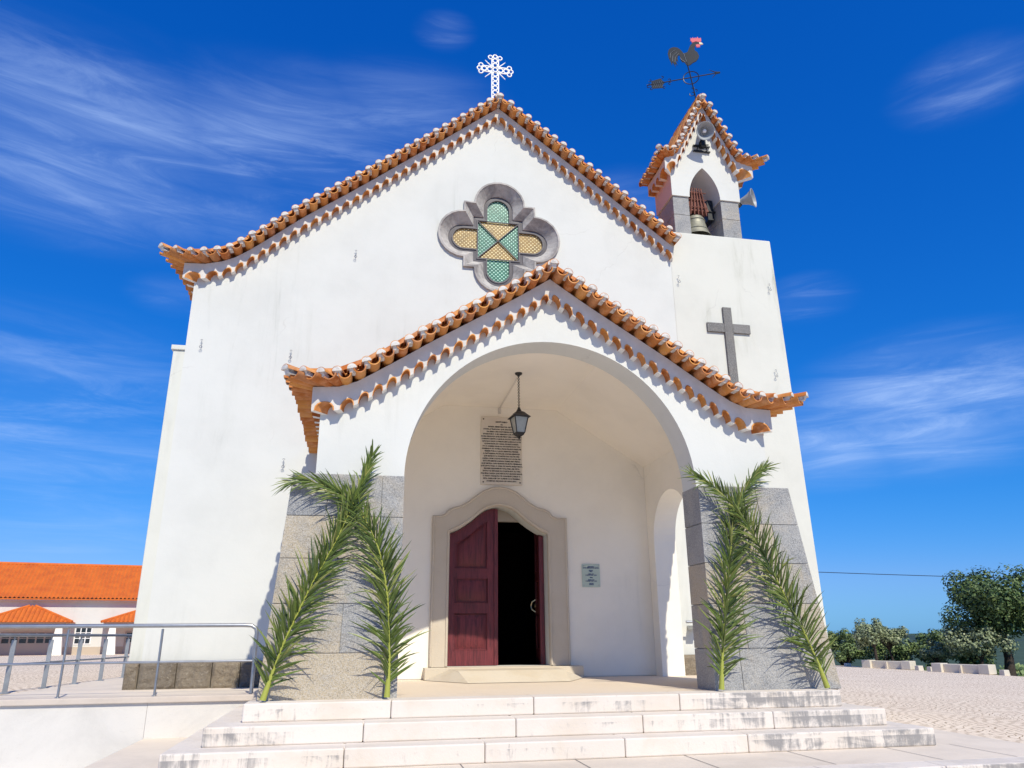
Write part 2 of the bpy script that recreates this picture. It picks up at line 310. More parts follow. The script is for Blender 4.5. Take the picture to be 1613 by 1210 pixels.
# ------------------------------------------------------------ mesh helpers
class MB:
    def __init__(s): s.v = []; s.f = []; s.m = []
    def add(s, vs, fs, mi=0):
        o = len(s.v); s.v += [tuple(p) for p in vs]
        for f in fs: s.f.append([i+o for i in f]); s.m.append(mi)
    def box(s, x0, x1, y0, y1, z0, z1, mi=0):
        s.add([(x0, y0, z0), (x1, y0, z0), (x1, y1, z0), (x0, y1, z0), (x0, y0, z1), (x1, y0, z1), (x1, y1, z1), (x0, y1, z1)],
              [(0, 3, 2, 1), (4, 5, 6, 7), (0, 1, 5, 4), (1, 2, 6, 5), (2, 3, 7, 6), (3, 0, 4, 7)], mi)
    def hexa(s, p, mi=0):
        s.add(p, [(0, 3, 2, 1), (4, 5, 6, 7), (0, 1, 5, 4), (1, 2, 6, 5), (2, 3, 7, 6), (3, 0, 4, 7)], mi)
    def tube(s, pts, r, n=8, mi=0, caps=True, arc=None, upv=None, flat=1.0):
        pts = [Vector(p) for p in pts]; k = len(pts)
        rs = r if isinstance(r, (list, tuple)) else [r]*k
        u = upv
        vs = []
        prev = None
        for i in range(k):
            t = (pts[min(i+1, k-1)]-pts[max(i-1, 0)]).normalized()
            if prev is None:
                ref = Vector(u) if u is not None else (Vector((0, 0, 1)) if abs(t.z) < .9 else Vector((1, 0, 0)))
            else: ref = prev if u is None else Vector(u)
            a = (ref-t*ref.dot(t)).normalized(); prev = a; bvec = t.cross(a)
            for j in range(n):
                th = 2*math.pi*j/n
                vs.append(pts[i]+(a*math.cos(th)*flat+bvec*math.sin(th))*rs[i])
        fs = []
        for i in range(k-1):
            for j in range(n):
                fs.append((i*n+j, i*n+(j+1) % n, (i+1)*n+(j+1) % n, (i+1)*n+j))
        if caps: fs.append(tuple(range(n-1, -1, -1))); fs.append(tuple((k-1)*n+j for j in range(n)))
        s.add(vs, fs, mi)
    def lathe(s, prof, c, ax=(0, 0, 1), n=20, mi=0, caps=False):
        ax = Vector(ax).normalized(); ref = Vector((1, 0, 0)) if abs(ax.x) < .9 else Vector((0, 1, 0))
        a = (ref-ax*ref.dot(ax)).normalized(); b = ax.cross(a); c = Vector(c)
        vs = [c+ax*h+(a*math.cos(2*math.pi*j/n)+b*math.sin(2*math.pi*j/n))*r for r, h in prof for j in range(n)]
        fs = [(i*n+j, i*n+(j+1) % n, (i+1)*n+(j+1) % n, (i+1)*n+j) for i in range(len(prof)-1) for j in range(n)]
        if caps: fs.append(tuple(range(n-1, -1, -1))); fs.append(tuple((len(prof)-1)*n+j for j in range(n)))
        s.add(vs, fs, mi)
    def ring(s, c, r, tr, ax=(0, 1, 0), n=16, m=5, mi=0, a0=0, a1=360):
        ax = Vector(ax).normalized(); ref = Vector((0, 0, 1)) if abs(ax.z) < .9 else Vector((1, 0, 0))
        a = (ref-ax*ref.dot(ax)).normalized(); b = ax.cross(a); c = Vector(c)
        pts = [c+(a*math.cos(R(a0+(a1-a0)*i/n))+b*math.sin(R(a0+(a1-a0)*i/n)))*r for i in range(n+1)]
        s.tube(pts, tr, m, mi, caps=(abs(a1-a0) < 359))
    def prism(s, outer, y0, y1, holes=(), mi=0, f=None, side_mi=None):
        """polygon in (x,z) extruded along y; f maps (x,y,z)->point"""
        f = f or (lambda x, y, z: (x, y, z))
        loops = [list(outer)]+[list(h) for h in holes]
        flat = [p for l in loops for p in l]
        tris = tessellate_polygon([[Vector((p[0], p[1], 0)) for p in l] for l in loops])
        def ar(t): a, b, c = (flat[i] for i in t); return (b[0]-a[0])*(c[1]-a[1])-(b[1]-a[1])*(c[0]-a[0])
        tris = [t if ar(t) > 0 else t[::-1] for t in tris if abs(ar(t)) > 1e-12]
        s.add([f(x, y0, z) for x, z in flat], [tuple(t) for t in tris], mi)
        s.add([f(x, y1, z) for x, z in flat], [tuple(t[::-1]) for t in tris], mi)
        for k, l in enumerate(loops):
            A = sum(l[i][0]*l[(i+1) % len(l)][1]-l[(i+1) % len(l)][0]*l[i][1] for i in range(len(l)))
            if (A > 0) == (k > 0): l = l[::-1]
            n = len(l)
            s.add([f(x, y0, z) for x, z in l]+[f(x, y1, z) for x, z in l], [(i, i+n, (i+1) % n+n, (i+1) % n) for i in range(n)], mi if side_mi is None else side_mi)
    def build(s, name, mats, parent=None, smooth=None, bevel=0, world=True):
        me = bpy.data.meshes.new(name); me.from_pydata(s.v, [], s.f)
        mats = mats if isinstance(mats, (list, tuple)) else [mats]
        for q in mats: me.materials.append(M[q] if isinstance(q, str) else q)
        me.polygons.foreach_set('material_index', s.m)
        if smooth:
            me.polygons.foreach_set('use_smooth', [True]*len(me.polygons)); me.set_sharp_from_angle(angle=R(smooth))
        me.update()
        o = bpy.data.objects.new(name, me); COL.objects.link(o)
        if parent:
            o.parent = parent
            if world:
                off = Vector(); p = parent
                while p: off += p.location; p = p.parent
                o.location = -off
        if bevel:
            bv = o.modifiers.new('bevel', 'BEVEL'); bv.width = bevel; bv.segments = 2; bv.limit_method = 'ANGLE'
        return o
def tag(o, label=None, cat=None, group=None, kind=None):
    if label: o['label'] = label
    if cat: o['category'] = cat
    if group: o['group'] = group
    if kind: o['kind'] = kind
    return o
def thing(name, loc, label, cat, group=None):
    o = bpy.data.objects.new(name, None); COL.objects.link(o); o.location = loc; o.empty_display_size = .2
    return tag(o, label, cat, group)
def dup(root, loc, label=None):
    r = root.copy(); COL.objects.link(r); r.location = loc
    if label: r['label'] = label
    for ch in list(root.children):
        c = ch.copy(); COL.objects.link(c); c.parent = r
        for g in list(ch.children):
            d = g.copy(); COL.objects.link(d); d.parent = c
    return r
def text(parent, lines, x, y, z, size, lh, mat, name='inscription'):
    mb = MB(); last = None
    for i, (ln, k) in enumerate(lines):
        if not ln:
            if mb.v: last = mb.build(name, mat, parent); mb = MB()
            continue
        cu = bpy.data.curves.new('t', 'FONT'); cu.body = ln; cu.size = size*k; cu.align_x = 'CENTER'; cu.extrude = .0012; cu.resolution_u = 1; cu.offset = .0013
        ob = bpy.data.objects.new('t', cu); me = bpy.data.meshes.new_from_object(ob)
        vs = [(x+v.co.x, y-v.co.z, z-i*lh+v.co.y) for v in me.vertices]
        mb.add(vs, [tuple(p.vertices) for p in me.polygons])
        bpy.data.meshes.remove(me); bpy.data.objects.remove(ob); bpy.data.curves.remove(cu)
    return mb.build(name, mat, parent)

# ------------------------------------------------------------ ground
def plaza():
    xs = [-70, -50, -35, -25, -18, -12, -8, -6, -4.3, -3, -1, 1, 3, 5, 7, 9, 12, 16, 20, 24, 27, 29, 31.3, 31.8, 34, 40, 60, 100]
    ys = [-40, -20, -5, 2, 6.8, 8.3, 10.35, 12, 14, 17, 20, 25, 30, 35, 40, 45, 50, 60, 80]
    def h(x, y):
        L = -.69-.23*min(1, max(0, (y-15)/35)); Rr = -1.15-.0375*max(0, min(x, 31.3)-7)
        t = min(1, max(0, (x+3)/10)); t = t*t*(3-2*t); z = L*(1-t)+Rr*t
        if x > 31.3: z -= min(7, .45*(x-31.3))
        if y > 60: z -= 6
        return z
    mb = MB(); nx = len(xs)
    vs = [(x, y, h(x, y)) for y in ys for x in xs]; fs = []; fs2 = []
    for j in range(len(ys)-1):
        for i in range(nx-1):
            xm = (xs[i]+xs[i+1])/2; ym = (ys[j]+ys[j+1])/2
            if ym < 12 and -4.3 < xm < 7: continue
            if xm < -4.3 and ym < 10.35: continue
            q = (j*nx+i, j*nx+i+1, (j+1)*nx+i+1, (j+1)*nx+i)
            (fs if (xm < 31.4 and ym < 60) else fs2).append(q)
    mb.add(vs, fs, 0); mb.add(vs, fs2, 1)
    tag(mb.build('plaza', ['cobbles', 'terrain_earth']), kind='structure')
plaza()
mb = MB(); mb.add([(-4000, -4000, -9.5), (4000, -4000, -9.5), (4000, 4000, -9.5), (-4000, 4000, -9.5)], [(0, 1, 2, 3)])
tag(mb.build('terrain', 'terrain_earth'), kind='structure')
mb = MB(); mb.box(-2.4, 7.0, 6.8, 12, -1.9, -1.13)
tag(mb.build('landing', 'paving', bevel=.012), kind='structure')
# kerb stones along the landing's front edge, each with its own weathering
mb = MB(); x = -2.4
random.seed(3)
while x < 11:
    w = random.uniform(1.1, 1.5); mb.box(x+.003, min(x+w, 11)-.003, 6.5, 6.797, -1.6, -1.127); x += w
tag(mb.build('landing_kerb', 'step_stone', bevel=.012), kind='structure')
mb = MB(); mb.add([(-2.4, -30, -1.30), (60, -30, -1.30), (60, 6.8, -1.30), (-2.4, 6.8, -1.30)], [(0, 1, 2, 3)])
tag(mb.build('pavement', 'paving'), kind='structure')
mb = MB(); mb.add([(-60, -30, -1.62), (-2.39, -30, -1.62), (-2.39, 10.4, -1.62), (-60, 10.4, -1.62)], [(0, 1, 2, 3)])
tag(mb.build('lower_pavement', 'concrete_white'), kind='structure')
# joints across the landing paving are narrow grooves filled with grit
mb = MB()
for x in (-2.0, -1.1, -.1, 1.0, 2.1, 3.2, 4.3, 5.4, 6.2): mb.add([(x, 6.81, -1.1265), (x+.008, 6.81, -1.1265), (x+.008, 7.69, -1.1265), (x, 7.69, -1.1265)], [(0, 1, 2, 3)])
tag(mb.build('landing_joints', 'lead'), kind='structure')
# ramp platform on the left: wall + paving + coping
rw = thing('ramp_wall', (-2.5, 10.35, -1.6), 'white rendered retaining wall of the raised ramp left of the steps', 'wall')
mb = MB(); x = -30
while x < -1.03:
    w = 2.3; x1 = min(x+w, -1.03); mb.box(x+.002, x1-.002, 10.38, 10.6, -1.9, -.74); x += w
mb.build('render', 'concrete_white', rw)
mb = MB(); mb.box(-30, -1.03, 10.34, 10.62, -.74, -.672); mb.build('coping', 'coping', rw, bevel=.008)
mb = MB(); mb.add([(-4.4, 10.62, -.680), (-1.03, 10.62, -.680), (-1.03, 12.0, -.680), (-2.9, 12, -.680), (-3.2, 18, -.680), (-3.6, 24, -.70), (-4.0, 24, -.70), (-4.12, 18, -.680)], [tuple(range(8))])
tag(mb.build('ramp_path', 'paving'), kind='structure')

# steps
st = thing('stone_steps', (2.2, 8.0, -1.13), 'three wide pale limestone steps with dark weather stains up to the porch', 'steps')
random.seed(11)
for (xl, xr, yf, zt, back) in ((-1.05, 5.42, 8.3, -.62, 12.0), (-1.34, 5.72, 7.97, -.79, 8.32), (-1.62, 6.02, 7.64, -.96, 8.0)):
    mb = MB(); x = xl
    while x < xr-.02:
        w = random.uniform(1.25, 1.65); x1 = xr if xr-(x+w) < .6 else x+w
        mb.box(x+.0025, x1-.0025, yf, yf+.36, zt-.17, zt); x = x1
    mb.box(xl+.01, xr-.01, yf+.1, (back if back < 9 else 8.7), zt-.172, zt-.004)
    mb.build('step', 'step_stone', st, bevel=.014)
mb = MB(); mb.box(-1.04, 5.42, 8.66, 12.0, -.9, -.624); tag(mb.build('porch_floor', 'floor_stone'), kind='structure')
for q in ((-1.35, -1.04, 8.3, 10.36, -1.13, -.795), (5.42, 5.72, 8.3, 12, -1.13, -.795), (-1.63, -1.35, 7.98, 10.36, -1.13, -.965), (5.72, 6.02, 7.98, 12, -1.13, -.965)):
    mb = MB(); mb.box(*q); mb.build('step_return', 'step_stone', st, bevel=.012)

# ------------------------------------------------------------ tiled cornice generator
def resample(P, pitch):
    """P: list of (pos, out). returns evenly spaced samples, a whole number of cells"""
    P = [(Vector(a), Vector(b)) for a, b in P]
    L = [0]
    for i in range(1, len(P)): L.append(L[-1]+(P[i][0]-P[i-1][0]).length)
    n = max(1, round(L[-1]/pitch))
    def at(s):
        s = min(max(s, 0), L[-1])
        for i in range(1, len(P)):
            if s <= L[i]+1e-9:
                k = (s-L[i-1])/max(1e-9, L[i]-L[i-1]); return P[i-1][0].lerp(P[i][0], k), P[i-1][1].lerp(P[i][1], k)
        return P[-1]
    return n, L[-1]/n, at
def half_pipe(mb, a, b, u, r, th, concave_up, mi=0, n=8):
    """roof tile from a to b (axis points), u = up"""
    a, b, u = Vector(a), Vector(b), Vector(u); d = (b-a).normalized(); u = (u-d*u.dot(d)).normalized(); t = d.cross(u)
    sg = -1 if concave_up else 1
    vs = []
    for p, k in ((a, .93), (b, 1.0)):
        for rr in (r*k, r*k-th):
            for i in range(n+1):
                th_ = math.pi*i/n; vs.append(p+t*math.cos(th_)*rr+u*sg*math.sin(th_)*rr)
    m_ = n+1; fs = []
    for i in range(n):
        fs.append((i, i+1, 2*m_+i+1, 2*m_+i)); fs.append((m_+i, 3*m_+i, 3*m_+i+1, m_+i+1)); fs.append((2*m_+i, 2*m_+i+1, 3*m_+i+1, 3*m_+i)); fs.append((i, m_+i, m_+i+1, i+1))
    fs.append((0, 2*m_, 3*m_, m_)); fs.append((n, m_+n, 3*m_+n, 2*m_+n))
    if not concave_up: pass
    mb.add(vs, fs, mi)
def cornice(mb, runs, pitch, p1, p, band, arch_h, r, tilt=.5, aw=.66):
    """runs: list of paths, each list of (pos on wall at band top, outward dir). materials: 0 tile 1 band 2 tooth 3 mortar"""
    H = band+arch_h; Zd = Vector((0, 0, -1))
    for path in runs:
        n, pt, at = resample(path, pitch)
        for k in range(n):
            (A, oa), (B, ob) = at(k*pt), at((k+1)*pt)
            def P(a, b, q):  # a along, b down (0..1 of H), q outwards factor
                pos = A.lerp(B, a)+Zd*(b*H); return pos+oa.lerp(ob, a)*q
            # arch outline
            h0 = (1-aw)/2; bb = band/H; ns = 8
            arc = [(.5-math.cos(math.pi*i/ns)*aw/2, 1-(1-bb)*math.sin(math.pi*i/ns)**.8) for i in range(ns+1)]
            fr = [(0, 0), (0, 1)]+arc+[(1, 1), (1, 0)]
            vs = [P(a, b, p1) for a, b in fr]; nf = len(fr)
            # front face as strip: top points matched
            tops = [P(a, 0, p1) for a, b in arc]
            o = [P(0, 0, p1), P(0, 1, p1)]+[P(a, b, p1) for a, b in arc]+[P(1, 1, p1), P(1, 0, p1)]
            allv = o+tops; na = len(arc)
            fs = [(0, 1, 2, len(o))]
            for i in range(na-1): fs.append((len(o)+i, 2+i, 3+i, len(o)+i+1))
            fs.append((len(o)+na-1, 1+na, 2+na, 3+na))
            mb.add(allv, fs, 1)
            # teeth undersides
            for a0, a1 in ((0, h0), (1-h0, 1)):
                mb.add([P(a0, 1, p1), P(a1, 1, p1), P(a1, 1, -.02), P(a0, 1, -.02)], [(0, 3, 2, 1)], 2)
            # arch tile (intrados) slightly proud of the band face
            q0, q1 = p1+.006, -.02
            vi = [P(a, b, q0) for a, b in arc]+[P(a, b, q1) for a, b in arc]
            mb.add(vi, [(i, i+na, i+na+1, i+1) for i in range(na-1)], 0)
            arc2 = [(.5-math.cos(math.pi*i/ns)*(aw/2+.05), 1-(1-bb+.05)*math.sin(math.pi*i/ns)**.8) for i in range(ns+1)]
            vi = [P(a, b, q0) for a, b in arc]+[P(a, b, q0) for a, b in arc2]
            mb.add(vi, [(i, i+na, i+na+1, i+1) for i in range(na-1)], 0)
    # upper tiles: evenly spaced along the line of their tips, fanning round the corners
    first = True
    for path in runs:
        n0, pt0, at0 = resample(path, pitch); Ls = pt0*n0; m_ = 400
        dense = [at0(Ls*i/m_) for i in range(m_+1)]; tl = [0]
        for i in range(1, m_+1): tl.append(tl[-1]+((dense[i][0]+dense[i][1]*p)-(dense[i-1][0]+dense[i-1][1]*p)).length)
        n = max(1, round(tl[-1]/pitch)); q = 0
        def st(f):
            tgt = tl[-1]*f; k = 0
            while k < m_-1 and tl[k+1] < tgt: k += 1
            c, o_ = dense[k][0].lerp(dense[k+1][0], min(1, (tgt-tl[k])/max(1e-9, tl[k+1]-tl[k]))), dense[k][1].lerp(dense[k+1][1], min(1, (tgt-tl[k])/max(1e-9, tl[k+1]-tl[k])))
            k0, k1 = max(0, k-8), min(m_, k+8); t = ((dense[k1][0]+dense[k1][1]*p)-(dense[k0][0]+dense[k0][1]*p)).normalized()
            nrm = t.cross(o_).normalized()
            if nrm.z < 0: nrm = -nrm
            return c, o_, t, (Vector((0, 0, 1))*(1-tilt)+nrm*tilt).normalized()
        j = lambda s_: random.uniform(-s_, s_)
        for k in range(n):
            c, o_, t, u = st((k+.5)/n); o_ = o_+t*j(.03); u_ax = c+u*(r+.004+j(.004))
            half_pipe(mb, u_ax-o_*.04, u_ax+o_*(p+j(.012)), u, r*random.uniform(.97, 1.03), .013, True)
        for k in range(0 if first else 1, n+1):
            c, o_, t, u = st(k/n); ax = c+u*(r+.022+j(.004)); cover(mb, ax-o_*.06, ax+o_*(p+j(.012)), u, r*.82)
        if not first:
            c, o_, t, u = st(0); u = Vector((0, 0, 1)) if (abs(o_.x) > .5 and abs(o_.y) > .5) else u
            if abs(o_.x) < .2: u = Vector((0, 0, 1))
            ax = c+u*(r+.024); cover(mb, ax-o_*.06, ax+o_*(p+.004), u, r*.82)
        first = False
def cover(mb, a, b, um, rc):
    half_pipe(mb, a, b, um, rc, .009, False)
    d = (b-a).normalized(); tv = d.cross(um).normalized(); cen = b+d*.003; pl = []; rr = rc-.008
    for i in range(11): pl.append(cen+tv*math.cos(math.pi*i/10)*rr+um*math.sin(math.pi*i/10)*rr)
    mid = cen+d*.010+um*rr*.42
    mb.add(pl+[mid], [(i, i+1, 11) for i in range(10)]+[(10, 0, 11)], 3)
    back = [q-d*.09 for q in pl]; mb.add(pl+back, [(i, i+1, 12+i, 11+i) for i in range(10)]+[(10, 0, 11, 21)], 3)
    low = [cen-tv*rr*.6-d*.02, cen+tv*rr*.6-d*.02]; lo2 = [q-um*.045-d*.02 for q in low]; lo3 = [q-d*.12 for q in lo2]
    mb.add([low[0], low[1], lo2[1], lo2[0], lo3[1], lo3[0], low[0]-d*.12, low[1]-d*.12], [(0, 1, 2, 3), (3, 2, 4, 5), (1, 7, 4, 2), (6, 0, 3, 5)], 3)
def roof_rows(mb, poly, ys, r, up_off, tile=.32, mi=0, base=True):
    """rows of cover tiles running down the slope; poly = [(x,z)] ordered along the slope"""
    for y in ys:
        pts = [Vector((x, y, z+up_off)) for x, z in poly]
        L = [0]
        for i in range(1, len(pts)): L.append(L[-1]+(pts[i]-pts[i-1]).length)
        s = 0
        def at(s):
            for i in range(1, len(pts)):
                if s <= L[i]: return pts[i-1].lerp(pts[i], (s-L[i-1])/max(1e-9, L[i]-L[i-1]))
            return pts[-1]
        while s < L[-1]-.05:
            a, b = at(s), at(min(L[-1], s+tile+.05)); d = (b-a).normalized(); nrm = Vector((0, -1, 0)).cross(d)
            if nrm.z < 0: nrm = -nrm
            half_pipe(mb, a+nrm*.0, b+nrm*.014, nrm, r*random.uniform(.96, 1.04), .012, False, mi, 6); s += tile
    if base:
        y0, y1 = ys[0], ys[-1]; n = len(poly)
        vs = [(x, y0, z+up_off-.02) for x, z in poly]+[(x, y1, z+up_off-.02) for x, z in poly]
        mb.add(vs, [(i, i+1, n+i+1, n+i) for i in range(n-1)], mi)

# ------------------------------------------------------------ church
YM = 12.0; YP = 8.65
ch = thing('church', (2.2, 12.0, -.62), 'white village church with orange tiled eaves, arched porch and a small bell gable', 'church')
gL = [(-2.93, 5.80), (-2.75, 5.82), (-2.51, 5.90), (-2.33, 5.985), (-2.17, 6.10), (-2.02, 6.22), (-1.72, 6.48), (-1.29, 6.86), (-.53, 7.45), (-.08, 7.81), (.55, 8.33), (.99, 8.68), (1.30, 8.94), (1.71, 9.28), (2.13, 9.62)]
gR = [(2.13, 9.62), (2.53, 9.31), (3.10, 8.86), (3.70, 8.39), (4.27, 7.93), (4.88, 7.44), (5.19, 7.20), (5.475, 6.97)]
def quat(cx, cz, hw, sq, ext, n=12):
    pts = []
    for q in range(4):
        a = R(-90*q); c, s_ = math.cos(a), math.sin(a)
        loc = [(-sq, sq), (-hw, sq)]+[(-hw*math.cos(math.pi*i/n), (ext-hw)+hw*math.sin(math.pi*i/n)) for i in range(n+1)]+[(hw, sq)]
        for x, z in loc: pts.append((cx+x*c-z*s_, cz+x*s_+z*c))
    return pts
QX, QZ = 2.17, 6.89
in_top = [(1.355, 1.54), (1.50, 1.60), (1.62, 1.675), (1.75, 1.77), (1.86, 1.87), (1.95, 1.93), (2.05, 1.965), (2.15, 1.98), (2.25, 1.965), (2.35, 1.93), (2.44, 1.87), (2.55, 1.77), (2.68, 1.675), (2.80, 1.60), (2.935, 1.54)]
out_top = [(1.08, 1.80), (1.20, 1.80), (1.27, 1.83), (1.33, 1.905), (1.40, 1.935), (1.52, 1.965), (1.65, 2.04), (1.76, 2.13), (1.87, 2.21), (2.0, 2.265), (2.15, 2.285), (2.30, 2.265), (2.43, 2.21), (2.54, 2.13), (2.65, 2.04), (2.78, 1.965), (2.90, 1.935), (2.97, 1.905), (3.03, 1.83), (3.10, 1.80), (3.26, 1.80)]
door_hole = [(1.355, -.45)]+in_top+[(2.935, -.45)]
mb = MB()
mb.prism([(-2.93, -1.3)]+gL[:-1]+gR+[(5.475, -1.3)], YM, YM+.35, [door_hole, quat(QX, QZ, .45, .64, 1.10)])
mb.build('front_wall', 'plaster', ch)
mb = MB()
mb.box(-2.93, -2.6, YM+.35, 26, -1.3, 5.62); mb.box(6.9, 7.2, 14.0, 26, -1.3, 5.62); mb.box(-2.6, 6.9, 25.7, 26, -1.3, 5.62)
mb.build('side_wall', 'plaster', ch)
mb = MB(); mb.box(-3.12, -2.931, 12.06, 12.9, -1.3, 4.36); mb.box(-3.15, -2.931, 12.03, 12.93, 4.36, 4.44)
mb.build('buttress', 'plaster_weathered', ch, bevel=.01)
# rough stone base on the left, block by block
mb = MB(); random.seed(5)
def rough_block(mb, x0, x1, y0, y1, z0, z1):
    nx, nz = 9, 7; vs = []
    for j in range(nz+1):
        for i in range(nx+1):
            x = x0+(x1-x0)*i/nx; z = z0+(z1-z0)*j/nz; e = min(i, nx-i, j, nz-j)
            yy = y0-(.028*min(1, e/1.0) if e else 0)-(noise.noise(Vector((x*7, 3.1, z*9)))*.02+noise.noise(Vector((x*19, 1.1, z*21)))*.014 if e else 0)
            vs.append((x, yy, z))
    fs = [(j*(nx+1)+i, j*(nx+1)+i+1, (j+1)*(nx+1)+i+1, (j+1)*(nx+1)+i) for j in range(nz) for i in range(nx)]
    mb.add(vs, fs); mb.box(x0, x1, y0+.0005, y1, z0, z1)
xs = [-3.12, -2.93, -2.44, -1.97, -1.59, -1.05]
for a, b in zip(xs, xs[1:]): rough_block(mb, a+.006, b-.006, 11.92, 12.06, -.70, -.325)
mb.build('stone_base', 'rough_stone', ch)
mb = MB()
rough_block(mb, 5.06, 5.62, 11.92, 11.995, -.70, -.32); rough_block(mb, 5.64, 6.3, 11.92, 11.995, -.72, -.32); rough_block(mb, 6.32, 7.0, 11.92, 11.995, -1.2, -.32); rough_block(mb, 7.02, 7.74, 11.92, 11.995, -1.2, -.32)
mb.build('stone_base', 'rough_stone', ch)
# tower
mb = MB()
mb.hexa([(5.47, 11.994, -1.3), (7.76, 11.994, -1.3), (7.76, 14.2, -1.3), (5.47, 14.2, -1.3), (5.47, 11.994, 7.36), (7.61, 11.994, 7.36), (7.61, 14.0, 7.36), (5.47, 14.0, 7.36)])
tower = mb.build('bell_tower', 'plaster_weathered', ch, bevel=.02)
# cornice of the main gable
mb = MB(); F = Vector((0, -1, 0)); Lf = Vector((-1, 0, 0)); Rt = Vector((1, 0, 0))
side = [((-2.93, 22.0, 5.80), Lf), ((-2.93, YM+.45, 5.80), Lf), ((-2.93, YM, 5.80), (Lf+F)*1.3)]
front = [((-2.93, YM, 5.80), (Lf+F)*1.3), ((-2.75, YM, 5.82), F+Lf*.5)]+[((x, YM, z), F) for x, z in gL[2:]]
frontR = [((x, YM, z), F) for x, z in gR]
random.seed(21)
PM = .215
cornice(mb, [side, front, frontR], PM, .12, .355, .165, .10, .082)
mb.build('gable_cornice', ['terracotta', 'band', 'tooth', 'mortar'], ch, smooth=50)
mb = MB()
polyL = [(-3.25, 5.80)]+gL; ys = [YM-.16+.21*i for i in range(50)]
roof_rows(mb, polyL[::-1], ys, .085, .15); roof_rows(mb, gR+[(6.2, 6.4), (7.3, 5.8)], [y for y in ys if y > 14.2], .085, .15); roof_rows(mb, gR, [y for y in ys if y <= 14.2], .085, .15)
roof = mb.build('roof', 'terracotta', ch, smooth=50)
mb = MB(); mb.add([(-2.6, 12.3, 5.6), (6.9, 12.3, 5.6), (6.9, 25.7, 5.6), (-2.6, 25.7, 5.6)], [(0, 1, 2, 3)]); mb.build('ceiling', 'interior_dark', ch)

# rose window (quatrefoil)
mb = MB()
def bridge(mb, A, ya, B, yb, mi=0):
    n = len(A); mb.add([(x, ya, z) for x, z in A]+[(x, yb, z) for x, z in B], [(i, (i+1) % n, (i+1) % n+n, i+n) for i in range(n)], mi)
q0 = quat(QX, QZ, .475, .665, 1.13); q1 = quat(QX, QZ, .445, .635, 1.095); q2 = quat(QX, QZ, .43, .62, 1.08); q3 = quat(QX, QZ, .275, .465, .93)
bridge(mb, q0, 12.005, q0, 11.945); bridge(mb, q0, 11.945, q1, 11.94); bridge(mb, q1, 11.94, q2, 11.965); bridge(mb, q2, 11.965, q3, 12.13); bridge(mb, q3, 12.13, q3, 12.2)
wf = mb.build('window_surround', 'window_stone', ch)
win = bpy.data.objects.new('quatrefoil_window', None)
mb = MB(); q4 = quat(QX, QZ, .205, .385, .84); q5 = quat(QX, QZ, .225, .405, .865)
bridge(mb, q3, 12.15, q5, 12.14); bridge(mb, q5, 12.125, q4, 12.125); bridge(mb, q5, 12.14, q5, 12.125); bridge(mb, q4, 12.125, q4, 12.2)
s_ = .385
for a, b in (((-s_, -s_), (s_, s_)), ((-s_, s_), (s_, -s_)), ((-s_, s_), (s_, s_)), ((-s_, -s_), (s_, -s_)), ((-s_, -s_), (-s_, s_)), ((s_, -s_), (s_, s_))):
    mb.tube([(QX+a[0], 12.14, QZ+a[1]), (QX+b[0], 12.14, QZ+b[1])], .011, 6)
lead = mb.build('window', 'lead', ch)
gy = 12.165
def glass_poly(pts, mat):
    g = MB(); g.add([(QX+x, gy, QZ+z) for x, z in pts], [tuple(range(len(pts)))]); return g.build('pane', mat, lead)
glass_poly([(-s_, s_), (0, 0), (s_, s_)], 'gold_glass'); glass_poly([(-s_, -s_), (s_, -s_), (0, 0)], 'gold_glass')
glass_poly([(-s_, s_), (-s_, -s_), (0, 0)], 'green_glass'); glass_poly([(s_, s_), (0, 0), (s_, -s_)], 'green_glass')
lobe = [(-.205, s_)]+[(-.205*math.cos(math.pi*i/12), .635+.205*math.sin(math.pi*i/12)) for i in range(13)]+[(.205, s_)]
for q, mt_ in ((0, 'green_glass'), (1, 'gold_glass'), (2, 'green_glass'), (3, 'gold_glass')):
    a = R(90*q); glass_poly([(x*math.cos(a)-z*math.sin(a), x*math.sin(a)+z*math.cos(a)) for x, z in lobe], mt_)

# door surround, threshold, leaves, dark interior
mb = MB()
mb.prism([(1.08, -.45)]+out_top+[(3.26, -.45)], 11.93, 12.0, [[(1.352, -.46)]+in_top+[(2.938, -.46)]])
e = MB
mb.tube([(1.10, 11.925, -.44)]+[(x+(.02 if x < 2.15 else -.02), 11.925, z-.02) for x, z in out_top]+[(3.24, 11.925, -.44)], .014, 6)
mb.tube([(1.33, 11.925, -.44)]+[(x+(2.15-x)*-.03, 11.925, z+.022) for x, z in in_top]+[(2.96, 11.925, -.44)], .018, 6)
mb.build('door_surround', 'frame_stone', ch, smooth=40)
mb = MB()
mb.box(1.0, 3.40, 11.72, 12.3, -.62, -.455)
mb.add([(1.0, 11.72, -.618), (1.36, 11.72, -.47), (3.0, 11.72, -.47), (3.40, 11.72, -.618), (1.52, 10.85, -.618), (2.95, 10.85, -.618), (1.42, 11.2, -.478), (2.98, 11.2, -.478)],
       [(0, 4, 6, 1), (4, 5, 7, 6), (5, 3, 2, 7), (1, 6, 7, 2)])
mb.build('threshold', 'threshold_stone', ch, bevel=.006)
mb = MB()
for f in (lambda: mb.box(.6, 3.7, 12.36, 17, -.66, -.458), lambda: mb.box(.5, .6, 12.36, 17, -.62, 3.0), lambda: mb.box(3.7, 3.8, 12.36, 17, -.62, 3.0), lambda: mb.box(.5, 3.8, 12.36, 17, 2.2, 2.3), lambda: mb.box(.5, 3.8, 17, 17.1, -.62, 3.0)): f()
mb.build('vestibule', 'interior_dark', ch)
mb = MB(); mb.prism([(1.9, 1.80), (2.9, 1.80), (2.9, 2.15), (1.9, 2.15)], 12.45, 12.55); mb.build('lintel', 'frame_stone', ch)
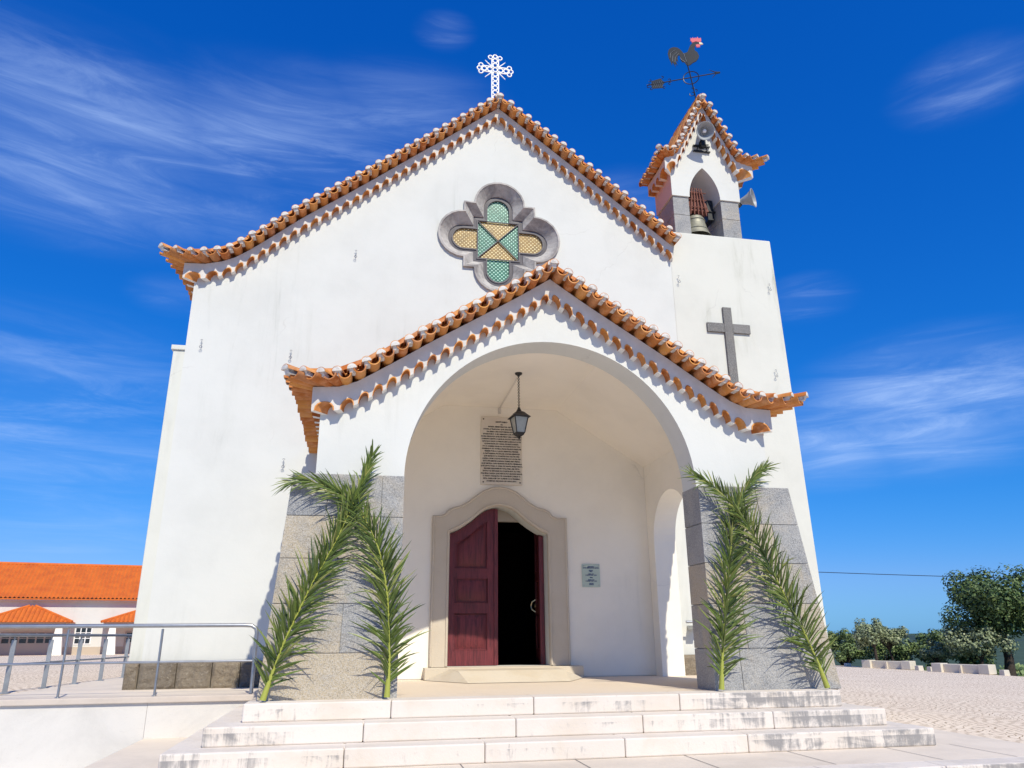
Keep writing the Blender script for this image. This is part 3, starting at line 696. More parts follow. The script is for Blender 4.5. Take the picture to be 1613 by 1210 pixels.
def top_at(x):
    for (a, za), (b, zb) in zip(in_top, in_top[1:]):
        if a <= x <= b: return za+(zb-za)*(x-a)/(b-a)
    return in_top[0][1]
def leaf(xa, xb, mirror=False):
    """closed leaf between xa..xb facing -y at local y=0, in wall coordinates"""
    mb = MB(); zb = -.445; tz = lambda x: top_at(min(max(x, 1.356), 2.934))-.012
    N_ = 10; xs = [xa+(xb-xa)*i/N_ for i in range(N_+1)]
    mb.prism([(xa, zb)]+[(x, tz(x)) for x in xs]+[(xb, zb)], .03, .07)
    sw = .105; ia, ib = xa+sw*(1.0 if not mirror else 1.25), xb-sw*(1.25 if not mirror else 1.0)
    # stiles and rails proud of the backing
    def strip(x0, x1, z0f, z1f, y0=.0):
        n = 6; X = [x0+(x1-x0)*i/n for i in range(n+1)]
        z0 = z0f if callable(z0f) else (lambda x: z0f); z1 = z1f if callable(z1f) else (lambda x: z1f)
        mb.prism([(x, z0(x)) for x in X]+[(x, z1(x)) for x in X[::-1]], y0, .0305)
    strip(xa, ia, zb, tz); strip(ib, xb, zb, tz)
    strip(ia, ib, lambda x: tz(x)-.17, tz)
    rails = [(zb, -.23), (.32, .47), (.86, 1.00)]
    for a, b in rails: strip(ia, ib, a, b)
    for z0, z1 in ((-.23, .32), (.47, .86)):
        # raised centre panel with bevelled edge
        m1, m2 = .035, .085
        o_ = [(ia+m1, z0+m1), (ib-m1, z0+m1), (ib-m1, z1-m1), (ia+m1, z1-m1)]; i_ = [(ia+m2, z0+m2), (ib-m2, z0+m2), (ib-m2, z1-m2), (ia+m2, z1-m2)]
        mb.add([(x, .0295, z) for x, z in o_]+[(x, .008, z) for x, z in i_], [(0, 1, 5, 4), (1, 2, 6, 5), (2, 3, 7, 6), (3, 0, 4, 7), (4, 5, 6, 7)])
        for q in (0, 1, 2, 3):
            a, b = o_[q], o_[(q+1) % 4]
            k = .03
        mb.tube([(x, .012, z) for x, z in [(ia+.008, z0+.008), (ib-.008, z0+.008), (ib-.008, z1-.008), (ia+.008, z1-.008), (ia+.008, z0+.008)]], .014, 6)
    n = 6; X1 = [ia+.035+(ib-ia-.07)*i/n for i in range(n+1)]; X2 = [ia+.085+(ib-ia-.17)*i/n for i in range(n+1)]
    A = [(x, 1.035) for x in X1]+[(x, tz(x)-.205) for x in X1[::-1]]; B = [(x, 1.085) for x in X2]+[(x, tz(x)-.255) for x in X2[::-1]]
    k = len(A); mb.add([(x, .0295, z) for x, z in A]+[(x, .008, z) for x, z in B], [(i, (i+1) % k, (i+1) % k+k, i+k) for i in range(k)]+[tuple(range(k, 2*k))])
    loop = [(ia+.008, 1.008)]+[(x, tz(x)-.178) for x in [ia+.008+(ib-ia-.016)*i/n for i in range(n+1)]]+[(ib-.008, 1.008), (ia+.008, 1.008)]
    mb.tube([(x, .012, z) for x, z in loop], .014, 6)
    if not mirror: mb.box(xb-.028, xb+.03, -.022, .0, zb, tz(xb)-.01)
    return mb
dl = leaf(1.362, 2.13).build('door_leaf', 'door_wood', ch, smooth=40); dl.location = Vector(dl.location)+Vector((0, 12.17, 0))
tag(dl, 'closed dark red panelled door leaf')
dr = leaf(2.15, 2.93, True)
hx = 2.925; ang = R(97)
dr.v = [(hx+(x-hx)*math.cos(ang)+(y-.07)*math.sin(ang)*1, 12.22+-(x-hx)*math.sin(ang)+(y-.07)*math.cos(ang), z) for x, y, z in dr.v]
dro = dr.build('door_leaf', 'door_wood', ch, smooth=40); tag(dro, 'door leaf swung open into the dark interior')
mb = MB()
hp = lambda t_, o_, z: (hx-t_*math.cos(ang)-o_*math.sin(ang), 12.22+t_*math.sin(ang)-o_*math.cos(ang), z)
mb.tube([hp(.68, .07, .36), hp(.69, .13, .40), hp(.70, .145, .46), hp(.69, .13, .52), hp(.68, .07, .56)], .012, 6)
mb.lathe([(.0, 0), (.035, 0), (.035, .01), (0, .012)], hp(.62, .08, .46), Vector(hp(0, 1, 0))-Vector(hp(0, 0, 0)), 12)
mb.build('handle', 'brass', dro)

# ------------------------------------------------------------ porch
pL = [(-.5, 2.72), (-.38, 2.725), (-.26, 2.765), (-.1, 2.85), (.06, 2.955), (.37, 3.155), (.67, 3.36), (1.16, 3.67), (1.66, 3.985), (1.96, 4.185), (2.20, 4.35)]
pR = [(4.9-(x+.5), z) for x, z in pL]
pR = [(4.40+.5-(x+.5)+0, z) for x, z in pL]
AX, AZ, AR = 2.24, 1.73, 1.80
arch = [(AX-AR, AZ-.0)]+[(AX-AR*math.cos(math.pi*i/48), AZ+AR*math.sin(math.pi*i/48)) for i in range(1, 48)]+[(AX+AR, AZ)]
XL, XR = -.55, 5.03
wallpoly = [(XL, 1.73), (AX-AR, 1.73)]+arch[1:-1]+[(AX+AR, 1.73), (XR, 1.73), (XR, 2.70)]+[(x, z) for x, z in pR]+[(x, z) for x, z in pL[::-1]][1:]+[(XL, 2.70)]
mb = MB()
mb.prism(wallpoly, YP, 9.06)
# side walls with arched side openings (seen in y,z)
def side_wall(mb, x0, x1):
    c, r_ = 11.0, .72; hole = [(c-r_, -.62), (c+r_, -.62), (c+r_, 1.42)]+[(c+r_*math.cos(math.pi*i/20), 1.42+r_*math.sin(math.pi*i/20)) for i in range(1, 20)]+[(c-r_, 1.42)]
    mb.prism([(9.06, -.9), (c-r_, -.9), (c-r_, -.62), (c-r_, 1.42)]+[(c-r_*math.cos(math.pi*i/20), 1.42+r_*math.sin(math.pi*i/20)) for i in range(1, 20)]+[(c+r_, 1.42), (c+r_, -.62), (c+r_, -.9), (12.0, -.9), (12.0, 2.71), (9.06, 2.71)], x0, x1, f=lambda a, t, b: (t, a, b))
porch = mb.build('porch', 'plaster', ch)
mb = MB(); side_wall(mb, XL, -.27); mb.build('side_wall', 'plaster_porch_lifted', porch)
mb = MB(); side_wall(mb, 4.66, XR); mb.build('side_wall', 'plaster_porch_lifted', porch)
mb = MB()
cz = [(-.27, 2.66), (1.23, 3.64), (3.15, 3.64), (4.66, 2.70)]
mb.prism(cz+[(4.66, 2.86), (3.15, 3.78), (1.23, 3.78), (-.27, 2.82)], 9.06, 12.0)
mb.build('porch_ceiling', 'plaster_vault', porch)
mb = MB()
mb.prism([(-.268, -.61), (4.658, -.61), (4.658, 2.71), (3.15, 3.638), (1.23, 3.638), (-.268, 2.67)], 11.990, 11.9985, [[(1.2, -.6), (1.2, 1.7), (1.6, 1.9), (2.15, 2.2), (2.7, 1.9), (3.15, 1.7), (3.15, -.6)]])
mb.build('porch_back_liner', 'plaster_porch_lifted', porch)  # sheet added over the front wall, its pale colour brightening the shaded porch
# granite piers in battered courses
def pier(xa_top, xa_bot, xb_top, xb_bot, zs, splits):
    mb = MB(); zt, zb = 1.735, -.63
    lerp = lambda a, b, z: a+(b-a)*(zt-z)/(zt-zb)
    z = [zt]+zs+[zb]; y0, y1 = 8.58, 9.075; g = .003
    for k in range(len(z)-1):
        cuts = [0]+splits[k]+[1]
        for a, b in zip(cuts, cuts[1:]):
            z1, z0 = z[k]-g, z[k+1]+g
            def X(t, zz): l, r_ = lerp(xa_top, xa_bot, zz), lerp(xb_top, xb_bot, zz); return l+(r_-l)*t
            ga = g if a > 0 else 0; gb = g if b < 1 else 0
            mb.hexa([(X(a, z0)+ga, y0, z0), (X(b, z0)-gb, y0, z0), (X(b, z0)-gb, y1, z0), (X(a, z0)+ga, y1, z0), (X(a, z1)+ga, y0, z1), (X(b, z1)-gb, y0, z1), (X(b, z1)-gb, y1, z1), (X(a, z1)+ga, y1, z1)])
    mb.hexa([(lerp(xa_top, xa_bot, zb)+.02, 8.592, zb), (lerp(xb_top, xb_bot, zb)-.02, 8.592, zb), (lerp(xb_top, xb_bot, zb)-.02, 9.06, zb), (lerp(xa_top, xa_bot, zb)+.02, 9.06, zb),
             (xa_top+.02, 8.592, zt-.01), (xb_top-.02, 8.592, zt-.01), (xb_top-.02, 9.06, zt-.01), (xa_top+.02, 9.06, zt-.01)])
    return mb.build('pier', 'granite', porch, bevel=.006)
pier(-.79, -.96, .443, .45, [1.26, .80, .33, -.17], [[.33, .80], [.80], [.28], [.0001][:0]+[.55], [.9]])
pier(4.035, 4.035, 5.25, 5.62, [1.27, .80, .33, -.17], [[.62], [.25, .72], [.55], [.3, .8], [.22, .9]])
random.seed(31)
mb = MB()
sideL = [((-.5, 12.0, 2.72), Lf), ((-.5, YP+.4, 2.72), Lf), ((-.5, YP, 2.72), (Lf+F)*1.13)]
frL = [((-.5, YP, 2.72), (Lf+F)*1.13), ((-.38, YP, 2.725), F+Lf*.6)]+[((x, YP, z), F) for x, z in pL[2:]]
frR = [((x, YP, z), F) for x, z in pR[::-1][:-2]]+[((pR[1][0], YP, 2.725), F+Rt*.6), ((pR[0][0], YP, 2.72), (Rt+F)*1.3)]
sideR = [((pR[0][0], YP, 2.72), (Rt+F)*1.3), ((pR[0][0], YP+.4, 2.72), Rt), ((pR[0][0], 12.0, 2.72), Rt)]
xr = pR[0][0]
cornice(mb, [sideL, frL, frR, sideR], .186, .13, .385, .19, .095, .076)
mb.build('porch_cornice', ['terracotta', 'band', 'tooth', 'mortar'], porch, smooth=50)
mb = MB(); ysp = [YP-.17+.19*i for i in range(19)]
roof_rows(mb, [(-.75, 2.72)]+pL, ysp, .078, .14); roof_rows(mb, [(x, z) for x, z in pR[::-1]]+[(5.15, 2.72)], ysp, .078, .14)
# ridge tiles along y
y = YP-.22
while y < 12: half_pipe(mb, (2.2, y, 4.47), (2.2, y+.36, 4.455), (0, 0, 1), .10, .014, False); y += .32
mb.build('porch_roof', 'terracotta', porch, smooth=50)
# soffit infill so no gap shows between the side wall head and the cornice
# ------------------------------------------------------------ belfry
BX0, BX1, BY0, BY1 = 5.63, 7.08, 12.02, 12.84; BC = 6.36
def pointed(cx, z0, hw, hgt, n=14):
    r_ = (hw*hw+hgt*hgt)/(2*hw); pts = []
    for i in range(n+1):
        zz = hgt*i/n; pts.append((cx-hw+(r_-math.sqrt(max(0, r_*r_-zz*zz))), z0+zz))
    return pts+[(2*cx-x, z) for x, z in pts[::-1][1:]]
arc_ = pointed(6.325, 8.20, .325, .70)
bL = [(5.66, 8.93), (5.70, 9.05), (5.78, 9.26), (5.90, 9.51), (6.10, 9.87), (6.36, 10.34)]
bL = [(5.63, 8.90), (5.70, 8.99), (5.78, 9.15), (5.90, 9.40), (6.10, 9.80), (6.36, 10.32)]
bR = [(2*BC-x, z) for x, z in bL]
mb = MB()
mb.prism([(BX0, 8.20)]+arc_+[(BX1, 8.20)]+[(BX1, 8.90)]+bR[1:]+bL[::-1][1:-1]+[(BX0, 8.90)], BY0, BY1)
belf = mb.build('belfry', ['plaster'], ch, bevel=.006)
mb = MB(); mb.add([(BX0-.003, BY0+.01, 8.2), (BX0-.003, BY1, 8.2), (BX0-.003, BY1, 8.9), (BX0-.003, BY0+.01, 8.9)], [(0, 3, 2, 1)])
mb.build('pink_side_panel', 'plaster_pink', belf)
for x0, x1 in ((BX0+.02, 5.985), (6.665, BX1-.03)):
    mb = MB(); z = 7.36
    for dz in (.43, .41): mb.box(x0, x1, BY0+.03, BY1-.03, z+.003, z+dz-.003); mb.box(x0+.01, x1-.01, BY0+.04, BY1-.04, z, z+dz); z += dz
    mb.build('pier', 'granite', belf, bevel=.008)
random.seed(41)
mb = MB()
zb_ = 8.90
sL = [((BX0, BY1, zb_), Lf), ((BX0, BY0+.15, zb_), Lf), ((BX0, BY0, zb_), (Lf+F)*1.2)]
fL = [((BX0, BY0, zb_), (Lf+F)*1.2), ((bL[1][0], BY0, bL[1][1]), F+Lf*.2)]+[((x, BY0, z), F) for x, z in bL[2:]]
fR = [((x, BY0, z), F) for x, z in bR[::-1][:-2]]+[((bR[1][0], BY0, bR[1][1]), F+Rt*.2), ((BX1+.01, BY0, zb_), (Rt+F)*1.42)]
sR = [((BX1+.01, BY0, zb_), (Rt+F)*1.42), ((BX1, BY0+.15, zb_), Rt), ((BX1, BY1, zb_), Rt)]
cornice(mb, [sL, fL, fR, sR], .19, .15, .31, .15, .10, .074, tilt=.35)
mb.build('cornice', ['terracotta', 'band', 'tooth', 'mortar'], belf, smooth=50)
mb = MB(); ysb = [BY0-.15+.19*i for i in range(7)]
roof_rows(mb, [(5.40, 8.90)]+bL, ysb, .085, .13); roof_rows(mb, bR[::-1]+[(7.3, 8.90)], ysb, .085, .13)
y = BY0-.2
while y < BY1+.1: half_pipe(mb, (BC, y, 10.45), (BC, y+.34, 10.44), (0, 0, 1), .10, .014, False); y += .3
mb.build('roof', 'terracotta', belf, smooth=50)

# bell
bell = thing('bell', (6.22, 12.38, 7.36), 'bronze bell under a red-brown wooden yoke in the bell gable opening', 'bell')
mb = MB(); prof = [(.30, .10), (.285, .13), (.25, .20), (.215, .30), (.195, .42), (.185, .50), (.16, .545), (.08, .565), (0, .57)]
mb.lathe([(r_, h-.02) for r_, h in prof], (6.20, 12.30, 7.36), n=28); mb.lathe([(.30, .08), (.27, .10), (.17, .48), (0, .5)], (6.20, 12.30, 7.36), n=28)
for h in (.22, .44): mb.ring((6.20, 12.30, 7.36+h), .243 if h < .3 else .196, .008, (0, 0, 1), 28)
mb.build('bell_body', 'bronze', bell, smooth=45)
mb = MB()
mb.prism([(5.98, 8.00), (6.46, 8.00), (6.42, 8.16), (6.36, 8.30), (6.33, 8.44), (6.13, 8.44), (6.10, 8.30), (6.04, 8.16)], 12.18, 12.42)
for i in range(5):
    x = 6.05+.085*i; xt = 6.22+(x-6.22)*.55; mb.tube([(x, 12.15, 7.88), (xt, 12.15, 8.5)], .014, 6)
for z in (8.07, 8.24, 8.40): mb.tube([(6.02, 12.155, z), (6.42, 12.155, z)], .012, 6)
mb.build('yoke', 'yoke_wood', bell, bevel=.008)
mb = MB(); mb.tube([(6.20, 12.3, 7.88), (6.2, 12.3, 8.02)], .04, 8); mb.tube([(5.98, 12.3, 8.08), (6.67, 12.3, 8.08)], .022, 8); mb.ring((6.43, 12.45, 8.25), .16, .02, (1, 0, 0), 16); mb.box(6.5, 6.62, 12.3, 12.6, 7.9, 8.35)
mb.build('hanger', 'iron', bell)

# horn speakers
def horn(loc, mouth, back, rad, label):
    loc, mouth, back = Vector(loc), Vector(mouth), Vector(back); h = thing('horn_speaker', loc, label, 'loudspeaker', 'horn loudspeakers on the bell gable')
    d = (mouth-back).normalized(); L = (mouth-back).length
    mb = MB(); prof = [(.05, 0), (.055, L*.15), (.08, L*.4), (.11, L*.65), (rad*.86, L*.88), (rad, L), (rad+.010, L), (rad+.010, L-.012)]
    mb.lathe(prof, back, d, 28); mb.lathe([(rad*.985, L*.995), (rad*.84, L*.88), (.10, L*.65), (.07, L*.45), (0, L*.40)], back, d, 28); mb.build('bell_mouth', 'horn_grey', h, smooth=50)
    mb = MB(); mb.lathe([(0, L*.3), (.035, L*.32), (.035, L*.82), (.02, L*.86), (0, L*.87)], back, d, 14); mb.build('phase_plug', 'white_paint', h, smooth=50)
    mb = MB(); mb.lathe([(0, -.12), (.05, -.12), (.055, -.02), (.04, .03), (0, .03)], back, d, 16); mb.build('driver', 'horn_grey', h, smooth=50)
    return h
h1 = horn((6.34, 12.02, 9.3), (6.27, 11.62, 9.49), (6.32, 11.87, 9.64), .172, 'grey horn loudspeaker facing forward above the bell opening')
mb = MB()
for z in (9.26, 9.38): mb.box(6.16, 6.52, 11.97, 12.015, z, z+.025)
for a, b in (((6.22, 11.96, 9.27), (6.30, 11.84, 9.5)), ((6.44, 11.96, 9.27), (6.34, 11.84, 9.5)), ((6.22, 11.96, 9.39), (6.4, 11.8, 9.30)), ((6.33, 11.96, 9.32), (6.31, 11.84, 9.55))): mb.tube([a, b], .012, 5)
mb.box(6.28, 6.38, 11.86, 11.97, 9.32, 9.46)
mb.build('bracket', 'iron', h1)
h2 = horn((7.08, 12.3, 8.3), (7.34, 11.94, 8.28), (7.11, 12.16, 8.27), .185, 'grey horn loudspeaker on the right flank of the bell gable, aimed sideways')
mb = MB(); mb.box(7.07, 7.16, 12.1, 12.2, 8.18, 8.30); mb.build('bracket', 'iron', h2)

# ------------------------------------------------------------ weathervane
wv = thing('weathervane', (6.47, 12.4, 10.45), 'black iron weathervane with a rooster, pink comb and arrow on the bell gable', 'weathervane')
wd = Vector((1.4, -.64, 0)).normalized(); wn = Vector((-wd.y, wd.x, 0)); wc = Vector((6.46, 12.4, 0))
def wpt(px, py, off=0):
    """crop drawing coordinates to the vane's own plane"""
    X = 1000+px/7.33; Y = 40+py/7.33; uu = (X-1087)/74; zz = 11.47+((122-.167*(X-1087))-Y)/54
    p_ = wc+wd*uu+wn*off; return Vector((p_.x, p_.y, zz))
def sheet(pts, th=.012):
    mb = MB(); P2 = [(p[0], -p[1]) for p in pts]
    mb.prism(P2, -th/2, th/2, f=lambda a, t, b: wpt(a, -b, t)); return mb
body = [(590, 350), (635, 335), (655, 300), (675, 262), (705, 235), (745, 222), (775, 228), (782, 245), (760, 255), (735, 262), (722, 290), (722, 315), (750, 335), (765, 370), (755, 400), (725, 430), (690, 445), (655, 470), (630, 478), (610, 470), (590, 440), (565, 440), (548, 415), (545, 380), (540, 365), (525, 372), (515, 400), (520, 445), (505, 420), (497, 440), (508, 478), (490, 455), (482, 470), (487, 498), (470, 465), (455, 440), (445, 478), (432, 440), (415, 400), (407, 355), (420, 315), (445, 292), (480, 282), (520, 285), (550, 302), (575, 328)]
mb = sheet(body, .02); mb.build('rooster', 'iron', wv)
mb = MB()
for a, b, c in (((430, 400), (440, 350), (500, 312)), ((455, 440), (462, 380), (520, 335)), ((480, 450), (490, 395), (535, 352))):
    mb.tube([wpt(*a, -.014), wpt(*b, -.014), wpt(*c, -.014)], .006, 5)
for pp in ([(590, 350), (600, 380), (615, 440)], [(548, 400), (560, 420), (600, 445)]): mb.tube([wpt(*p_, -.014) for p_ in pp], .006, 5)
mb.build('feather_rib', 'rib_grey', wv)
mb = sheet([(705, 232), (683, 205), (690, 195), (685, 180), (705, 190), (712, 175), (728, 190), (742, 175), (750, 190), (770, 170), (780, 188), (805, 180), (808, 205), (800, 222), (770, 225), (745, 218)], .026); mb.build('comb', 'comb_red', wv)
mb = sheet([(740, 255), (770, 248), (790, 262), (780, 278), (765, 275), (752, 280), (742, 272)], .026); mb.build('wattle', 'comb_red', wv)
mb = sheet([(780, 228), (805, 228), (825, 245), (800, 250), (782, 248)], .026); mb.build('beak', 'beak_cream', wv)
mb = MB()
mb.tube([wpt(605, 370), wpt(640, 560), wpt(675, 790), wpt(680, 900)], .014, 7)
mb.tube([wpt(145, 692), wpt(970, 545)], .012, 6)
cc = wpt(648, 605); mb.ring(cc, .165, .011, wn, 24)
for s1 in (1,):
    mb.tube([wpt(980, 545), wpt(930, 560), wpt(885, 605)], [.018, .012, .004], 6); mb.tube([wpt(980, 545), wpt(920, 540), wpt(862, 518)], [.018, .012, .004], 6)
for c_, a0, a1 in (((398, 632), -60, 200), ((402, 668), 160, 420), ((318, 605), -30, 210), ((335, 710), 150, 400), ((172, 645), 0, 240), ((185, 728), 120, 380), ((148, 680), 30, 250), ((150, 705), 130, 350), ((640, 775), 0, 300), ((690, 735), -40, 180), ((660, 710), 90, 300)):
    mb.ring(wpt(*c_), .028 if c_[0] != 640 else .05, .008, wn, 10, 5, 0, a0, a1)
mb.build('arrow', 'iron', wv, smooth=50)
mb = sheet([(190, 650), (300, 618), (318, 640), (345, 658), (318, 690), (315, 718), (195, 728), (185, 692)], .008); mb.build('arrow_tail', 'iron', wv)
mb = MB()
for i in range(5):
    x = 205+i*24; mb.tube([wpt(x, 660-i*4, -.008), wpt(x+18, 690, -.008), wpt(x, 718, -.008)], .006, 4)
mb.build('tail_rib', 'rib_grey', wv)

# ------------------------------------------------------------ filigree cross on the gable
fc = thing('filigree_cross', (2.06, 11.9, 9.7), 'white metal cross made of small rings on the peak of the main gable', 'cross')
CX, CY, CZ = 2.065, 11.86, 10.50
mb = MB(); s_ = .108; rr = .046; tr = .013
for i in range(-6, 3): mb.ring((CX, CY, CZ+i*s_), rr, tr, (0, 1, 0), 16, 6)
for i in (-2, -1, 1, 2): mb.ring((CX+i*s_, CY, CZ), rr, tr, (0, 1, 0), 16, 6)
for dx, dz in ((0, 3), (-.9, 2.75), (.9, 2.75), (-3, 0), (-2.7, .75), (-2.7, -.75), (3, 0), (2.7, .75), (2.7, -.75)): mb.ring((CX+dx*s_*.97, CY, CZ+dz*s_*.97), rr*.9, tr, (0, 1, 0), 16, 6)
for q in (-.066, .066):
    mb.tube([(CX+q, CY, CZ-7*s_), (CX+q, CY, CZ+2.5*s_)], tr, 6); mb.tube([(CX-2.3*s_, CY, CZ+q), (CX+2.3*s_, CY, CZ+q)], tr, 6)
for sx in (-1, 1):
    for sz in (-1, 1): mb.tube([(CX+sx*.07, CY, CZ+sz*.07), (CX+sx*.20, CY, CZ+sz*.20)], [.014, .008], 6)
mb.build('ring_lattice', 'white_paint', fc, smooth=50)
mb = MB(); mb.box(CX-.09, CX+.09, CY-.05, CY+.05, 9.62, 9.80); mb.build('base', 'mortar', fc, bevel=.02)

# stone cross on the tower
mb = MB(); mb.box(6.42, 6.59, 11.95, 11.993, 4.2, 5.82); mb.box(6.08, 6.418, 11.952, 11.993, 5.31, 5.49); mb.box(6.592, 6.94, 11.952, 11.993, 5.31, 5.49)
sc_o = mb.build('stone_cross', 'granite_dark', bevel=.004); tag(sc_o, 'dark granite Latin cross set flat on the white bell tower', 'cross')

# ------------------------------------------------------------ porch fittings
pq = thing('inscribed_plaque', (2.19, 12.0, 2.3), 'cream stone plaque with rows of black lettering above the door', 'plaque')
mb = MB(); mb.box(1.845, 2.535, 11.955, 11.998, 2.32, 3.47); mb.build('slab', 'plaque_stone', pq, bevel=.006)
lines = [("SANTUARIO", 1.25), ("DE", .9), ("NOSSA SENHORA DA ORTIGA", 1.15), ("CONTA A TRADICAO QUE ANDANDO UM DIA", 1), ("NA SERRA UMA PASTORINHA MUDA E", 1), ("GUARDANDO O SEU REBANHO LHE APARECEU", 1), ("NOSSA SENHORA QUE LHE PEDIU UMA OVELHINHA.", 1),
         ("A MENINA SENTIU A LINGUA SOLTA E RESPONDEU", 1), ("QUE NAO DAVA A OVELHA SEM LICENCA DO PAI", 1), ("QUE MORAVA NO CASAL DE SANTA MARIA.", 1), ("FOI A CORRER FALAR AO PAI E ESTE FICOU TAO", 1), ("ADMIRADO AO OUVIR A FILHA FALAR E DISSE LHE", 1),
         ("FIZESSE TUDO O QUE A SENHORA PEDISSE.", 1), ("A PASTORINHA FOI FALAR A NOSSA SENHORA", 1), ("QUE MANDOU A CONSTRUCAO ALI DE UMA", 1), ("CAPELA. NUM E VAI NA MORADA AO LOCAL VIU", 1), ("ESTA IMAGEM ESCONDIDA SOBRE UMA PEDRA.", 1), ("QUIZ METELA COM GRANDE DE MUITA VENERADA", 1),
         ("QUE LEVOU PARA O CASAL DE SANTA MARIA MAS A", 1), ("IMAGEM DESAPARECEU DALI PARA SER VISTA", 1), ("ENTAO AS METADES DE CONSTRUIDA ALI UMA", 1), ("PEQUENA CAPELA QUE DEPOIS FOI GRANDE MAIOR.", 1), ("O SANTO PADRE PIO VII CONCEDEU JUBILEU A", 1), ("ESTA CAPELA EM 1801 A PEDIDO DO PRIMEIRO", 1), ("DOMINGO DE JULHO DE CADA ANO.", 1)]
text(pq, lines, 2.19, 11.953, 3.365, .029, .0415, 'letter_black')
mb = MB()
for x in (1.885, 2.495):
    for z in (2.36, 3.42): mb = MB(); mb.lathe([(0, 0), (.012, 0), (.012, .006), (0, .008)], (x, 11.954, z), (0, -1, 0), 10); mb.build('screw', 'iron', pq)

gp = thing('information_sign', (3.65, 12.0, .7), 'pale green glass sign with blue writing to the right of the door', 'sign')
mb = MB(); mb.box(3.50, 3.80, 11.972, 11.984, .715, 1.075); mb.build('panel', 'sign_green', gp, bevel=.005)
mb = MB()
for x in (3.525, 3.775):
    for z in (.745, 1.045): mb = MB(); mb.lathe([(0, 0), (.009, 0), (.009, .03), (0, .03)], (x, 11.998, z), (0, -1, 0), 12); mb.build('stud', 'steel', gp)

text(gp, [("SANTUARIO", 1), ("NOSSA SENHORA DA ORTIGA", 1.05), ("", 1), ("HORARIO", .8), ("VERAO", .8), ("", 1), ("ABERTO 9H00", .8), ("DOMINGO 10H00 - 18H00", .85), ("", 1), ("MISSAS", .8), ("", 1), ("SABADO 16H00", .8), ("DOMINGO 11H00 - 16H00", .85), ("", 1), ("TELEFONE", .8), ("249 530 216", .8)], 3.65, 11.970, 1.025, .019, .0185, 'letter_blue')

ln = thing('porch_lantern', (2.14, 10.2, 3.62), 'black metal lantern with frosted panes hanging on a chain under the porch vault', 'lantern')
LX, LY = 2.125, 10.2
mb = MB(); mb.lathe([(0, 0), (.055, 0), (.05, .02), (.015, .045), (0, .05)], (LX, LY, 3.64), (0, 0, -1), 16)
z = 3.595; k = 0
while z > 3.07: mb.ring((LX, LY, z), .014, .004, (1, 0, 0) if k % 2 else (0, 1, 0), 8, 4); z -= .022; k += 1
mb.build('chain', 'black_metal', ln)
def sq_frustum(mb, z0, w0, z1, w1, rot=R(10), mi=0):
    v_ = []
    for z, w in ((z0, w0), (z1, w1)):
        for i in range(4):
            a = rot+R(45+90*i); v_.append((LX+math.cos(a)*w*1.414, LY+math.sin(a)*w*1.414, z))
    mb.add(v_, [(0, 1, 5, 4), (1, 2, 6, 5), (2, 3, 7, 6), (3, 0, 4, 7), (3, 2, 1, 0), (4, 5, 6, 7)], mi)
mb = MB(); sq_frustum(mb, 2.965, .125, 3.03, .065); sq_frustum(mb, 3.03, .07, 3.05, .045); sq_frustum(mb, 2.955, .128, 2.966, .128); mb.lathe([(.0, .08), (.02, .06), (.04, .02), (.04, 0)], (LX, LY, 3.04), n=10)
mb.build('cap', 'black_metal', ln)
mb = MB()
for i in range(4):
    a = R(10)+R(45+90*i); mb.tube([(LX+math.cos(a)*.062*1.414, LY+math.sin(a)*.062*1.414, 2.735), (LX+math.cos(a)*.1*1.414, LY+math.sin(a)*.1*1.414, 2.96)], .008, 5)
sq_frustum(mb, 2.70, .05, 2.735, .066); sq_frustum(mb, 2.68, .02, 2.70, .05); mb.lathe([(0, 0), (.014, .01), (.012, .03), (.008, .05)], (LX, LY, 2.64), n=8)
mb.build('cage', 'black_metal', ln)
mb = MB(); sq_frustum(mb, 2.737, .058, 2.955, .094); mb.build('pane', 'frosted_glass', ln)
sb = thing('junction_box', (1.99, 12, 3.5), 'small white junction box with two wires beside the lantern', 'junction box')
mb = MB(); mb.box(2.135, 2.185, 11.965, 11.999, 3.53, 3.63); mb.build('box', 'plastic_white', sb, bevel=.008)
mb = MB()
for d in (-.008, .008): mb.tube([(2.16+d, 11.97, 3.625), (2.14+d, 11.2, 3.60), (LX+d, LY, 3.60)], .004, 5)
mb.build('wire', 'plastic_white', sb)

# wall hooks
hk = thing('wall_hook', (-.37, 11.98, 6.28), 'tiny wire hook high on the gable left of the quatrefoil window', 'hook', 'wire hooks in the white walls')
mb = MB(); mb.tube([(0, 0, .05), (0, -.03, .055), (.012, -.035, .0), (.0, -.03, -.03)], .005, 5); mb.ring((0, -.032, -.05), .02, .005, (0, 1, 0), 10, 4); mb.ring((0, -.02, .065), .015, .004, (0, 1, 0), 8, 4, 0, -100, 100)
mb.build('wire', 'galvanised', hk, world=False)
for loc, lb in (((-1.30, 11.98, 4.36), 'tiny wire hook left of the porch eave on the main wall'), ((-2.69, 11.98, 4.45), 'tiny wire hook nearest the left corner of the main wall'),
                ((-1.26, 11.98, 2.55), 'tiny wire hook beside the tip of the left palm'), ((5.59, 11.97, 6.32), 'tiny wire hook at the left edge of the bell tower'),
                ((7.45, 11.97, 6.31), 'tiny wire hook near the right edge of the tower, above the cross'), ((7.36, 11.97, 4.55), 'tiny wire hook on the tower just above the porch eave tip')):
    dup(hk, loc, lb)

